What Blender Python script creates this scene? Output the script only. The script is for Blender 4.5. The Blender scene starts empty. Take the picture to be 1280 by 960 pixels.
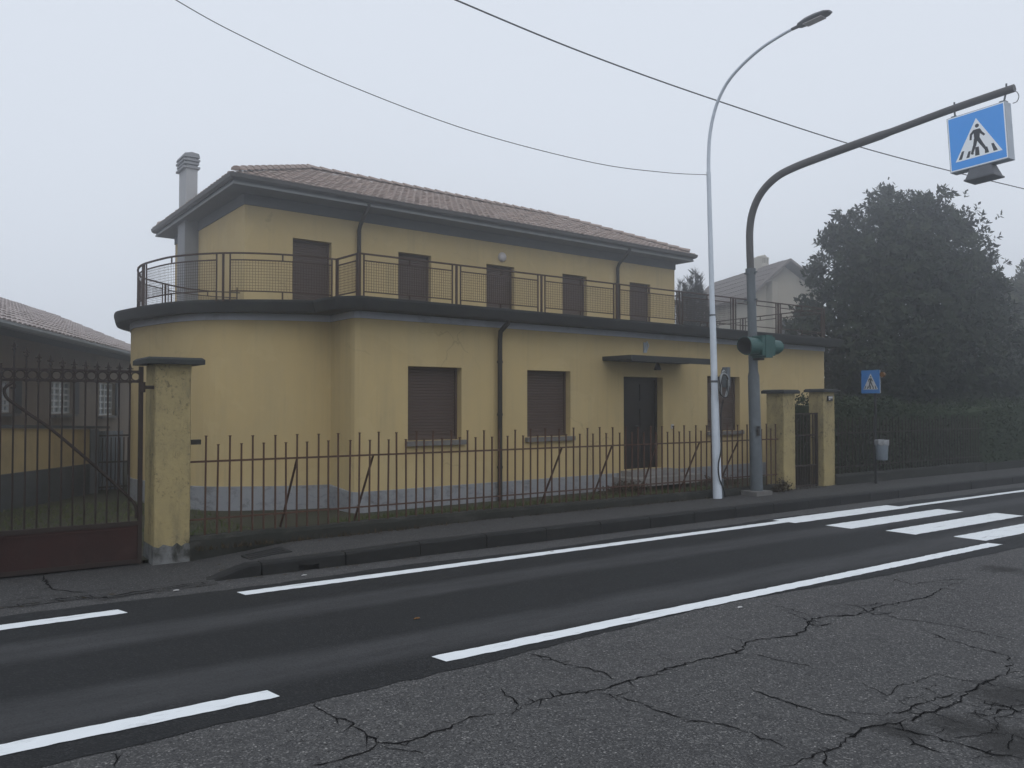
import bpy, math, random
from mathutils import Vector, Matrix
R = math.radians
random.seed(7)
scene = bpy.context.scene
COL = scene.collection

# ------------------------------------------------------------------ camera
F_PX = 1036.0
YAW = R(54.4)                      # view direction, measured from the road direction (+X)
PITCH = math.atan(25 / F_PX)
EYE = Vector((0, 0, 1.9))
cam_d = bpy.data.cameras.new('camera')
cam = bpy.data.objects.new('camera', cam_d)
COL.objects.link(cam)
cam.location = EYE
cam.rotation_euler = (R(90) + PITCH, 0, YAW - R(90))
cam_d.sensor_width = 36
cam_d.lens = 36 * F_PX / 1280
cam_d.clip_end = 600
cam_d.clip_start = 0.05
scene.camera = cam

# ------------------------------------------------------------------ sky, sun, exposure
SUN_EL, SUN_AZ = R(48), R(200)     # azimuth clockwise from +Y
world = bpy.data.worlds.new('World')
scene.world = world
world.use_nodes = True
wn = world.node_tree
wn.nodes.clear()
wo = wn.nodes.new('ShaderNodeOutputWorld')
bg = wn.nodes.new('ShaderNodeBackground')
sky = wn.nodes.new('ShaderNodeTexSky')
sky.sky_type = 'NISHITA'
sky.sun_disc = False
sky.sun_elevation = SUN_EL
sky.sun_rotation = SUN_AZ
sky.dust_density = 6
sky.air_density = 1.5
ov = wn.nodes.new('ShaderNodeMix')  # closed, even cloud deck over most of the clear-sky light
ov.data_type = 'RGBA'
ov.inputs[0].default_value = 0.93
ov.inputs[7].default_value = (7.75, 8.28, 9.15, 1)
wn.links.new(sky.outputs[0], ov.inputs[6])
wn.links.new(ov.outputs[2], bg.inputs[0])
bg.inputs[1].default_value = 0.1
wn.links.new(bg.outputs[0], wo.inputs[0])
sun_d = bpy.data.lights.new('sun', 'SUN')
sun_d.energy = 0.5
sun_d.angle = R(60)
sun_d.color = (1, 0.97, 0.93)
sun = bpy.data.objects.new('sun', sun_d)
COL.objects.link(sun)
sun.location = (0, -20, 30)
sd = Vector((math.sin(SUN_AZ) * math.cos(SUN_EL), math.cos(SUN_AZ) * math.cos(SUN_EL), math.sin(SUN_EL)))
sun.rotation_euler = sd.to_track_quat('Z', 'Y').to_euler()
vs = scene.view_settings
vs.view_transform = 'Standard'
vs.look = 'None'
vs.exposure = 0
vs.gamma = 1
scene.cycles.use_denoising = True
scene.cycles.max_bounces = 6
scene.cycles.volume_bounces = 1
scene.cycles.transparent_max_bounces = 8

# ------------------------------------------------------------------ measuring helpers
FW = Vector((math.cos(YAW), math.sin(YAW), 0)); RT = Vector((math.sin(YAW), -math.cos(YAW), 0)); UP = Vector((0, 0, 1))
FWD = FW * math.cos(PITCH) + UP * math.sin(PITCH); UPC = UP * math.cos(PITCH) - FW * math.sin(PITCH)
def ray(x, y): return FWD + RT * ((x - 640) / F_PX) - UPC * ((y - 480) / F_PX)
def on_z(x, y, z=0.0): d = ray(x, y); return EYE + d * ((z - EYE.z) / d.z)
def on_y(x, y, Y): d = ray(x, y); return EYE + d * (Y / d.y)
def on_x(x, y, X): d = ray(x, y); return EYE + d * (X / d.x)
def on_wall(x, y, P, D):
    n = Vector((-D.y, D.x, 0)); d = ray(x, y)
    return EYE + d * ((P - EYE).dot(n) / d.dot(n))
def at_depth(x, y, w): return EYE + ray(x, y) * w

# ------------------------------------------------------------------ materials
def new_mat(name):
    m = bpy.data.materials.new(name); m.use_nodes = True
    nt = m.node_tree
    return m, nt, nt.nodes['Principled BSDF']
def nd(nt, t, **kw):
    n = nt.nodes.new(t)
    for k, v in kw.items(): setattr(n, k, v)
    return n
def mixrgb(nt, fac, a, b, mode='MIX'):
    n = nd(nt, 'ShaderNodeMix', data_type='RGBA', blend_type=mode)
    for s, v in ((n.inputs[0], fac), (n.inputs[6], a), (n.inputs[7], b)):
        if hasattr(v, 'is_linked'): nt.links.new(v, s)
        elif isinstance(v, (int, float)): s.default_value = v
        else: s.default_value = (*v, 1)
    return n.outputs[2]
def coords(nt, scale=(1, 1, 1), kind='Object'):
    tc = nd(nt, 'ShaderNodeTexCoord'); mp = nd(nt, 'ShaderNodeMapping')
    mp.inputs['Scale'].default_value = scale
    nt.links.new(tc.outputs[kind], mp.inputs[0])
    return mp.outputs[0]
def noise(nt, vec, scale, detail=6, rough=0.6, dist=0):
    n = nd(nt, 'ShaderNodeTexNoise')
    n.inputs['Scale'].default_value = scale; n.inputs['Detail'].default_value = detail
    n.inputs['Roughness'].default_value = rough; n.inputs['Distortion'].default_value = dist
    nt.links.new(vec, n.inputs['Vector'])
    return n.outputs[0]
def ramp(nt, fac, lo, hi, a=0.0, b=1.0):
    n = nd(nt, 'ShaderNodeMapRange')
    n.inputs[1].default_value = lo; n.inputs[2].default_value = hi
    n.inputs[3].default_value = a; n.inputs[4].default_value = b
    nt.links.new(fac, n.inputs[0])
    return n.outputs[0]
def math_n(nt, op, a, b=None):
    n = nd(nt, 'ShaderNodeMath', operation=op)
    for s, v in zip(n.inputs, (a, b)):
        if v is None: continue
        if hasattr(v, 'is_linked'): nt.links.new(v, s)
        else: s.default_value = v
    return n.outputs[0]
def bump(nt, bs, h, strength, dist=0.01):
    b = nd(nt, 'ShaderNodeBump'); b.inputs['Strength'].default_value = strength; b.inputs['Distance'].default_value = dist
    nt.links.new(h, b.inputs['Height']); nt.links.new(b.outputs[0], bs.inputs['Normal'])

def simple(name, c1, c2=None, scale=3, rough=0.7, stain=None, stain_amt=0.5, stain_scale=(2, 2, 0.5), stain_lo=0.52, stain_hi=0.7,
           bump_s=0.15, bump_scale=60, metal=0.0, spec=0.3, speck=None, speck_lo=0.62):
    m, nt, bs = new_mat(name)
    c2 = c2 or tuple(v * 0.8 for v in c1)
    co = coords(nt)
    col = mixrgb(nt, ramp(nt, noise(nt, co, scale, 8, 0.65, 0.3), 0.3, 0.7), c1, c2)
    if stain:
        sc = coords(nt, stain_scale)
        f = ramp(nt, noise(nt, sc, 1.0, 9, 0.7, 0.4), stain_lo, stain_hi, 0, stain_amt)
        col = mixrgb(nt, f, col, stain)
    if speck:
        f = ramp(nt, noise(nt, co, 22, 5, 0.75), speck_lo, speck_lo + 0.1, 0, 0.85)
        f2 = ramp(nt, noise(nt, co, 2.2, 4, 0.6), 0.4, 0.62)
        col = mixrgb(nt, math_n(nt, 'MULTIPLY', f, f2), col, speck)
    nt.links.new(col, bs.inputs['Base Color'])
    bs.inputs['Roughness'].default_value = rough; bs.inputs['Metallic'].default_value = metal
    bs.inputs['Specular IOR Level'].default_value = spec
    if bump_s: bump(nt, bs, noise(nt, co, bump_scale, 4, 0.7), bump_s)
    return m

def asphalt_old(name='old asphalt', k=1.0, grit=1.0, stain_at=None):
    m, nt, bs = new_mat(name); co = coords(nt); c = lambda *v: tuple(x * k for x in v)
    big = ramp(nt, noise(nt, co, 0.7, 6, 0.65), 0.3, 0.7)
    col = mixrgb(nt, big, c(0.072, 0.0725, 0.073), c(0.102, 0.101, 0.100))
    mid = ramp(nt, noise(nt, co, 7, 8, 0.8), 0.38, 0.7)
    col = mixrgb(nt, mid, col, c(0.056, 0.056, 0.058))
    v = nd(nt, 'ShaderNodeTexVoronoi'); v.inputs['Scale'].default_value = 105; nt.links.new(co, v.inputs['Vector'])
    sx = nd(nt, 'ShaderNodeSeparateColor'); nt.links.new(v.outputs['Color'], sx.inputs[0])
    col = mixrgb(nt, ramp(nt, sx.outputs[0], 0.70, 1.0, 0, 0.85 * grit), col, c(0.30, 0.295, 0.285))
    col = mixrgb(nt, ramp(nt, sx.outputs[1], 0.5, 1.0, 0, 0.85), col, c(0.028, 0.028, 0.030))
    v2 = nd(nt, 'ShaderNodeTexVoronoi'); v2.inputs['Scale'].default_value = 42; nt.links.new(co, v2.inputs['Vector'])
    s2 = nd(nt, 'ShaderNodeSeparateColor'); nt.links.new(v2.outputs['Color'], s2.inputs[0])
    chip = math_n(nt, 'MULTIPLY', ramp(nt, s2.outputs[0], 0.935, 0.965), ramp(nt, v2.outputs['Distance'], 0.34, 0.22))
    col = mixrgb(nt, math_n(nt, 'MULTIPLY', chip, grit), col, c(0.44, 0.43, 0.41))
    pit = math_n(nt, 'MULTIPLY', ramp(nt, s2.outputs[1], 0.93, 0.96), ramp(nt, v2.outputs['Distance'], 0.5, 0.3))
    col = mixrgb(nt, pit, col, c(0.02, 0.02, 0.021))
    st = ramp(nt, noise(nt, coords(nt, (0.35, 0.8, 1)), 1.3, 7, 0.7, 0.5), 0.57, 0.72, 0, 0.55)
    col = mixrgb(nt, st, col, c(0.045, 0.045, 0.046))
    for (px, py), r0 in (stain_at or ()):                        # oily damp stain where the surface is crazed
        d = nd(nt, 'ShaderNodeVectorMath', operation='DISTANCE'); nt.links.new(co, d.inputs[0]); d.inputs[1].default_value = (px, py, 0)
        e = math_n(nt, 'ADD', d.outputs['Value'], ramp(nt, noise(nt, coords(nt, (1.0, 2.2, 1)), 2.6, 8, 0.75, 1.2), 0.2, 0.8, -0.55 * r0, 0.75 * r0))
        col = mixrgb(nt, ramp(nt, e, r0, r0 * 0.35, 0, 0.85), col, c(0.022, 0.0215, 0.021))
    nt.links.new(col, bs.inputs['Base Color'])
    bs.inputs['Roughness'].default_value = 0.85; bs.inputs['Specular IOR Level'].default_value = 0.3
    bump(nt, bs, math_n(nt, 'ADD', v.outputs['Distance'], noise(nt, co, 160, 3)), 0.7, 0.006)
    return m
def asphalt_new():
    m, nt, bs = new_mat('fresh asphalt'); co = coords(nt)
    col = mixrgb(nt, ramp(nt, noise(nt, co, 1.5, 7, 0.7), 0.3, 0.7), (0.0095, 0.0105, 0.012), (0.0135, 0.0148, 0.016))
    tc = nd(nt, 'ShaderNodeSeparateXYZ'); nt.links.new(co, tc.inputs[0])
    wob = ramp(nt, noise(nt, coords(nt, (0.25, 1, 1)), 0.9, 5, 0.6), 0, 1, -0.22, 0.22)
    y = math_n(nt, 'ADD', tc.outputs[1], wob)
    f = None
    for c, w in ((7.42, 0.26), (5.84, 0.30)):
        d = math_n(nt, 'ABSOLUTE', math_n(nt, 'SUBTRACT', y, c))
        g = ramp(nt, d, w * 1.35, w * 0.6)
        f = g if f is None else math_n(nt, 'MAXIMUM', f, g)
    f = math_n(nt, 'MULTIPLY', f, ramp(nt, noise(nt, coords(nt, (0.5, 3, 1)), 1.5, 9, 0.8), 0.3, 0.62, 0.3, 1.0))
    col = mixrgb(nt, f, col, (0.052, 0.053, 0.056))
    v = nd(nt, 'ShaderNodeTexVoronoi'); v.inputs['Scale'].default_value = 85; nt.links.new(co, v.inputs['Vector'])
    sx = nd(nt, 'ShaderNodeSeparateColor'); nt.links.new(v.outputs['Color'], sx.inputs[0])
    col = mixrgb(nt, ramp(nt, sx.outputs[0], 0.7, 1.0, 0, 0.55), col, (0.055, 0.056, 0.058))
    col = mixrgb(nt, ramp(nt, sx.outputs[1], 0.6, 1.0, 0, 0.5), col, (0.009, 0.009, 0.010))
    nt.links.new(col, bs.inputs['Base Color'])
    bs.inputs['Roughness'].default_value = 0.8; bs.inputs['Specular IOR Level'].default_value = 0.25
    bump(nt, bs, v.outputs['Distance'], 0.5, 0.005)
    return m
def grime(m, dark, scale, lo, patch, amt):
    nt = m.node_tree; bs = nt.nodes['Principled BSDF']; src = bs.inputs['Base Color'].links[0].from_socket; co = coords(nt)
    f = ramp(nt, noise(nt, coords(nt, (1, 1, 0.7)), scale, 7, 0.8, 0.6), lo, lo + 0.09, 0, amt)
    f2 = ramp(nt, noise(nt, co, patch, 4, 0.65), 0.42, 0.6)
    nt.links.new(mixrgb(nt, math_n(nt, 'MULTIPLY', f, f2), src, dark), bs.inputs['Base Color'])
def leaf_mat(name, c1, c2, c3, scale=1.2, rough=0.7):
    m, nt, bs = new_mat(name); co = coords(nt)
    col = mixrgb(nt, ramp(nt, noise(nt, co, scale, 4, 0.6), 0.35, 0.65), c1, c2)
    col = mixrgb(nt, ramp(nt, noise(nt, co, scale * 9, 3, 0.6), 0.5, 0.72), col, c3)
    nt.links.new(col, bs.inputs['Base Color'])
    bs.inputs['Roughness'].default_value = rough; bs.inputs['Specular IOR Level'].default_value = 0.1
    return m
def emit_mat(name, c, e):
    m = simple(name, c, tuple(v * 0.93 for v in c), 4, 0.4, bump_s=0)
    bs = m.node_tree.nodes['Principled BSDF']
    bs.inputs['Emission Color'].default_value = (*c, 1); bs.inputs['Emission Strength'].default_value = e
    return m

M = {}
ST_ = [((on_z(x_, y_).x, on_z(x_, y_).y), r_) for x_, y_, r_ in ((1262, 868, 0.42), (1285, 930, 0.5), (1190, 905, 0.28), (1120, 912, 0.22), (1255, 712, 0.35))]
M['old'] = asphalt_old(k=0.92, grit=0.72, stain_at=ST_); M['new'] = asphalt_new()
M['paint'] = simple('white road paint', (0.84, 0.88, 0.90), (0.77, 0.81, 0.83), 6, 0.6, stain=(0.22, 0.22, 0.23), stain_amt=0.8, stain_scale=(2.2, 9, 3), stain_lo=0.56, stain_hi=0.78, bump_s=0.2, bump_scale=120)
M['crack'] = simple('crack recess shade', (0.008, 0.008, 0.009), (0.016, 0.016, 0.016), 20, 1.0, bump_s=0, spec=0)  # flat near-black strips; the shade inside open cracks is put into the colour
M['damp'] = simple('damp broken asphalt', (0.038, 0.038, 0.039), (0.056, 0.055, 0.054), 9, 0.75, stain=(0.03, 0.03, 0.03), stain_scale=(4, 4, 4), bump_s=0.6, bump_scale=90)
M['soil'] = simple('soil', (0.05, 0.043, 0.03), (0.035, 0.032, 0.022), 3, 0.95, bump_s=0.5, bump_scale=30)
M['lawn'] = simple('garden soil and moss', (0.03, 0.034, 0.019), (0.046, 0.042, 0.029), 1.6, 0.95, stain=(0.03, 0.045, 0.018), stain_scale=(1, 1, 1), bump_s=0.6, bump_scale=40)
M['walk'] = asphalt_old('pavement asphalt', 0.62, 0.7)
M['gutter'] = asphalt_old('gutter strip', 0.85, 0.6)
M['kerb'] = simple('dark kerb stone', (0.011, 0.0115, 0.012), (0.018, 0.0185, 0.019), 3, 0.85, stain=(0.045, 0.045, 0.044), stain_amt=0.4, stain_scale=(5, 5, 5), bump_s=0.5, bump_scale=50)
M['mossy'] = simple('mossy concrete', (0.03, 0.031, 0.028), (0.017, 0.019, 0.016), 4, 0.95, stain=(0.085, 0.083, 0.075), stain_amt=0.55, stain_scale=(3, 3, 6), stain_lo=0.55, bump_s=0.8, bump_scale=35)
M['plaster'] = simple('ochre plaster', (0.505, 0.392, 0.200), (0.45, 0.355, 0.190), 0.9, 0.92, stain=(0.42, 0.345, 0.20), stain_amt=0.5, stain_scale=(1.3, 1.3, 0.45), stain_lo=0.47, stain_hi=0.72, bump_s=0.25, bump_scale=45, spec=0.1)
M['pier'] = simple('weathered ochre plaster', (0.375, 0.305, 0.155), (0.3, 0.25, 0.135), 2.5, 0.92, stain=(0.15, 0.135, 0.09), stain_amt=0.75, stain_scale=(3, 3, 1.3), stain_lo=0.48, stain_hi=0.7, bump_s=0.6, bump_scale=30, spec=0.1, speck=(0.06, 0.05, 0.035), speck_lo=0.56)
def weather(m):
    nt = m.node_tree; bs = nt.nodes['Principled BSDF']; src = bs.inputs['Base Color'].links[0].from_socket
    f = math_n(nt, 'MULTIPLY', ramp(nt, noise(nt, coords(nt, (7, 7, 0.22)), 1.0, 6, 0.7), 0.48, 0.72, 0, 0.45), ramp(nt, noise(nt, coords(nt, (0.8, 0.8, 0.5)), 1.3, 4, 0.6), 0.40, 0.60))
    src = mixrgb(nt, f, src, (0.30, 0.255, 0.16))
    f = ramp(nt, noise(nt, coords(nt, (1, 1, 1)), 0.75, 3, 0.5, 1.0), 0.56, 0.58, 0, 0.22)
    src = mixrgb(nt, f, src, (0.55, 0.45, 0.25))
    v = nd(nt, 'ShaderNodeTexVoronoi', feature='DISTANCE_TO_EDGE'); v.inputs['Scale'].default_value = 0.55
    mp = nt.nodes.new('ShaderNodeVectorMath'); mp.operation = 'ADD'; n3 = nt.nodes.new('ShaderNodeTexNoise'); n3.inputs['Scale'].default_value = 1.6; n3.inputs['Detail'].default_value = 7
    co = coords(nt); nt.links.new(co, n3.inputs['Vector']); nt.links.new(co, mp.inputs[0]); nt.links.new(n3.outputs['Color'], mp.inputs[1]); nt.links.new(mp.outputs[0], v.inputs['Vector'])
    c = math_n(nt, 'MULTIPLY', ramp(nt, v.outputs['Distance'], 0.009, 0.003), ramp(nt, noise(nt, co, 0.9, 3, 0.5), 0.54, 0.64, 0, 0.28))
    nt.links.new(mixrgb(nt, c, src, (0.12, 0.10, 0.07)), bs.inputs['Base Color'])
weather(M['plaster'])
M['pierbase'] = simple('dirty grey pillar foot', (0.20, 0.21, 0.215), (0.10, 0.10, 0.095), 5, 0.95, stain=(0.03, 0.032, 0.028), stain_amt=0.9, stain_scale=(5, 5, 4), stain_lo=0.45, stain_hi=0.62, bump_s=0.8, bump_scale=25, spec=0.1)
grime(M['pier'], (0.05, 0.045, 0.032), 15, 0.53, 1.8, 0.85); grime(M['pier'], (0.16, 0.145, 0.10), 3.5, 0.52, 1.4, 0.45)
M['plinth'] = simple('grey plinth render', (0.25, 0.265, 0.29), (0.285, 0.3, 0.32), 3, 0.95, stain=(0.075, 0.075, 0.072), stain_amt=0.7, stain_scale=(5, 5, 8), stain_lo=0.5, stain_hi=0.72, bump_s=1.0, bump_scale=25, spec=0.1)
M['band'] = simple('grey cornice band', (0.5, 0.53, 0.59), (0.43, 0.46, 0.51), 1.5, 0.9, stain=(0.12, 0.125, 0.13), stain_amt=0.5, stain_scale=(1, 1, 2), bump_s=0.2)
M['slab'] = simple('blackened terrace slab', (0.022, 0.025, 0.027), (0.034, 0.037, 0.039), 2, 0.9, stain=(0.03, 0.04, 0.028), stain_amt=0.6, stain_scale=(2, 2, 2), bump_s=0.4, bump_scale=40)
M['tile'] = simple('roof tiles', (0.34, 0.265, 0.23), (0.28, 0.22, 0.195), 1.2, 0.9, stain=(0.38, 0.35, 0.33), stain_amt=0.6, stain_scale=(3, 3, 3), bump_s=0.3, bump_scale=50)  # lighter tone carries some of the fog veil at roof height
M['eave'] = simple('grey eave boards', (0.11, 0.12, 0.13), (0.095, 0.105, 0.115), 2, 0.85, bump_s=0.1)
M['eave2'] = simple('dark copper gutter', (0.055, 0.055, 0.055), (0.07, 0.068, 0.066), 2, 0.6, bump_s=0.05)
M['eave3'] = simple('pale gutter bead', (0.16, 0.17, 0.175), (0.14, 0.15, 0.155), 2, 0.6, bump_s=0)
M['shutter'] = simple('brown roller shutter', (0.085, 0.062, 0.056), (0.072, 0.054, 0.05), 2, 0.7, bump_s=0.05)
M['door'] = simple('dark painted door', (0.01, 0.01, 0.012), (0.016, 0.016, 0.018), 2, 0.5, bump_s=0.1)
M['stone'] = simple('grey sill stone', (0.17, 0.165, 0.16), (0.12, 0.118, 0.115), 8, 0.8, bump_s=0.2)
M['step'] = simple('pale stone step', (0.26, 0.255, 0.25), (0.2, 0.2, 0.195), 4, 0.8, bump_s=0.2)
M['pipe'] = simple('dark downpipe', (0.022, 0.022, 0.022), (0.016, 0.016, 0.017), 3, 0.55, bump_s=0.05)
M['chim'] = simple('grey chimney render', (0.4, 0.41, 0.42), (0.34, 0.35, 0.36), 1.5, 0.95, bump_s=0.3)  # lightened to stand in for thicker fog higher up
M['breast'] = simple('grey chimney breast render', (0.26, 0.27, 0.285), (0.22, 0.23, 0.245), 1.5, 0.95, bump_s=0.3)  # darker than the stack: eave shade put into the breast's colour
M['rail'] = simple('rusty brown balcony iron', (0.045, 0.029, 0.023), (0.06, 0.035, 0.026), 8, 0.7, bump_s=0.1)
M['rust'] = simple('rusty fence iron', (0.085, 0.042, 0.028), (0.055, 0.031, 0.023), 9, 0.8, bump_s=0.2)
M['oldiron'] = simple('blackened fence iron', (0.03, 0.02, 0.016), (0.022, 0.016, 0.014), 9, 0.8, bump_s=0.1)
M['gate'] = simple('dark red rusty gate', (0.036, 0.011, 0.009), (0.02, 0.009, 0.008), 2.5, 0.75, stain=(0.06, 0.035, 0.03), stain_scale=(3, 3, 3), bump_s=0.25)
M['gatebar'] = simple('rusty gate iron', (0.03, 0.019, 0.016), (0.02, 0.015, 0.013), 9, 0.75, bump_s=0.1)
M['galv'] = simple('pale galvanised steel', (0.6, 0.66, 0.73), (0.5, 0.56, 0.63), 5, 0.45, bump_s=0.05, spec=0.5)
M['galv2'] = simple('grey blue steel', (0.1, 0.118, 0.132), (0.072, 0.087, 0.1), 6, 0.5, stain=(0.15, 0.18, 0.20), stain_amt=0.5, stain_scale=(8, 8, 3), bump_s=0.1, spec=0.4)
M['brownpole'] = simple('brown painted steel', (0.085, 0.082, 0.08), (0.065, 0.063, 0.062), 4, 0.55, bump_s=0.05)
M['lampgrey'] = simple('grey lamp housing', (0.10, 0.105, 0.115), (0.08, 0.085, 0.095), 6, 0.5, bump_s=0)
M['green'] = simple('dark green signal housing', (0.018, 0.085, 0.075), (0.012, 0.06, 0.055), 6, 0.4, bump_s=0)
M['black'] = simple('black rubber', (0.012, 0.012, 0.013), (0.018, 0.018, 0.018), 6, 0.6, bump_s=0)
M['amber'] = simple('amber lens', (0.16, 0.07, 0.01), (0.12, 0.05, 0.01), 6, 0.25, bump_s=0)
M['blue'] = emit_mat('backlit blue sign face', (0.045, 0.235, 0.62), 0.35)
M['white'] = emit_mat('backlit white sign face', (0.72, 0.76, 0.80), 0.22)
M['figure'] = simple('black sign print', (0.03, 0.034, 0.038), (0.036, 0.04, 0.044), 5, 0.5, bump_s=0)
M['frame'] = simple('pale aluminium frame', (0.42, 0.47, 0.53), (0.36, 0.41, 0.47), 5, 0.45, bump_s=0)
M['bluep'] = simple('blue sign sheet', (0.03, 0.16, 0.42), (0.028, 0.14, 0.38), 5, 0.5, bump_s=0)
M['whitep'] = simple('white sign print', (0.5, 0.5, 0.5), (0.42, 0.42, 0.42), 5, 0.5, bump_s=0)
M['bin'] = simple('grey blue bin steel', (0.20, 0.235, 0.275), (0.16, 0.19, 0.225), 5, 0.5, bump_s=0.05)
M['bag'] = simple('white bin bag', (0.3, 0.31, 0.33), (0.2, 0.21, 0.225), 18, 0.5, bump_s=0.5, bump_scale=25)
M['cable'] = simple('grey cable sheath', (0.3, 0.32, 0.33), (0.22, 0.235, 0.245), 8, 0.5, bump_s=0)
M['box'] = simple('grey junction box', (0.13, 0.15, 0.165), (0.11, 0.125, 0.14), 5, 0.6, bump_s=0)
M['lampglass'] = simple('frosted lamp glass', (0.55, 0.52, 0.52), (0.48, 0.46, 0.46), 5, 0.35, bump_s=0)
M['bark'] = simple('bark', (0.045, 0.038, 0.032), (0.03, 0.026, 0.023), 8, 0.95, bump_s=0.6, bump_scale=30)
M['magnolia'] = leaf_mat('dark glossy leaves', (0.016, 0.026, 0.015), (0.034, 0.045, 0.025), (0.045, 0.05, 0.028), 0.5, 0.7)
M['farleaf'] = leaf_mat('grey green leaves', (0.05, 0.06, 0.035), (0.07, 0.075, 0.045), (0.09, 0.08, 0.05))  # distance haze mixed into the leaf colour
M['conifer'] = leaf_mat('dark conifer leaves', (0.018, 0.03, 0.02), (0.026, 0.038, 0.024), (0.04, 0.045, 0.03))
M['hedge'] = leaf_mat('hedge leaves', (0.02, 0.033, 0.016), (0.032, 0.047, 0.023), (0.055, 0.066, 0.036), 1.5)
M['grass'] = leaf_mat('grass blades', (0.055, 0.085, 0.028), (0.085, 0.095, 0.04), (0.13, 0.115, 0.06), 2)
M['dead'] = leaf_mat('withered plants', (0.05, 0.036, 0.024), (0.035, 0.035, 0.02), (0.09, 0.06, 0.035), 3)
M['nwall'] = simple('grey brown render', (0.27, 0.225, 0.19), (0.23, 0.195, 0.165), 1.2, 0.95, bump_s=0.2, stain=(0.12, 0.105, 0.095), stain_scale=(1, 1, 0.5))
M['nyellow'] = simple('faded ochre wall', (0.4, 0.31, 0.165), (0.34, 0.27, 0.15), 1.4, 0.95, stain=(0.16, 0.135, 0.085), stain_scale=(1.2, 1.2, 0.7), bump_s=0.3)
M['nplinth'] = simple('damp grey plinth', (0.085, 0.09, 0.095), (0.06, 0.065, 0.068), 2, 0.95, stain=(0.035, 0.042, 0.03), stain_scale=(1.5, 1.5, 2.5), bump_s=0.4)
M['nroof'] = simple('old pinkish roof tiles', (0.42, 0.365, 0.35), (0.36, 0.315, 0.305), 2, 0.9, stain=(0.28, 0.245, 0.235), stain_scale=(2, 2, 2), bump_s=0.2)
M['glass'] = simple('pale window glass', (0.30, 0.34, 0.38), (0.24, 0.28, 0.32), 3, 0.12, bump_s=0, spec=0.6)
M['winframe'] = simple('white window frame', (0.62, 0.64, 0.66), (0.56, 0.58, 0.60), 3, 0.5, bump_s=0)
M['greyshut'] = simple('grey open shutter', (0.07, 0.075, 0.08), (0.06, 0.065, 0.07), 3, 0.7, bump_s=0)
M['farwall'] = simple('beige far wall', (0.42, 0.385, 0.32), (0.38, 0.35, 0.30), 1, 0.95, bump_s=0)
M['farroof'] = simple('far roof tiles', (0.16, 0.135, 0.125), (0.13, 0.11, 0.105), 2, 0.9, bump_s=0.1)
M['panel'] = simple('pale corrugated sheet', (0.26, 0.29, 0.33), (0.21, 0.24, 0.28), 2, 0.6, bump_s=0)

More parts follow.
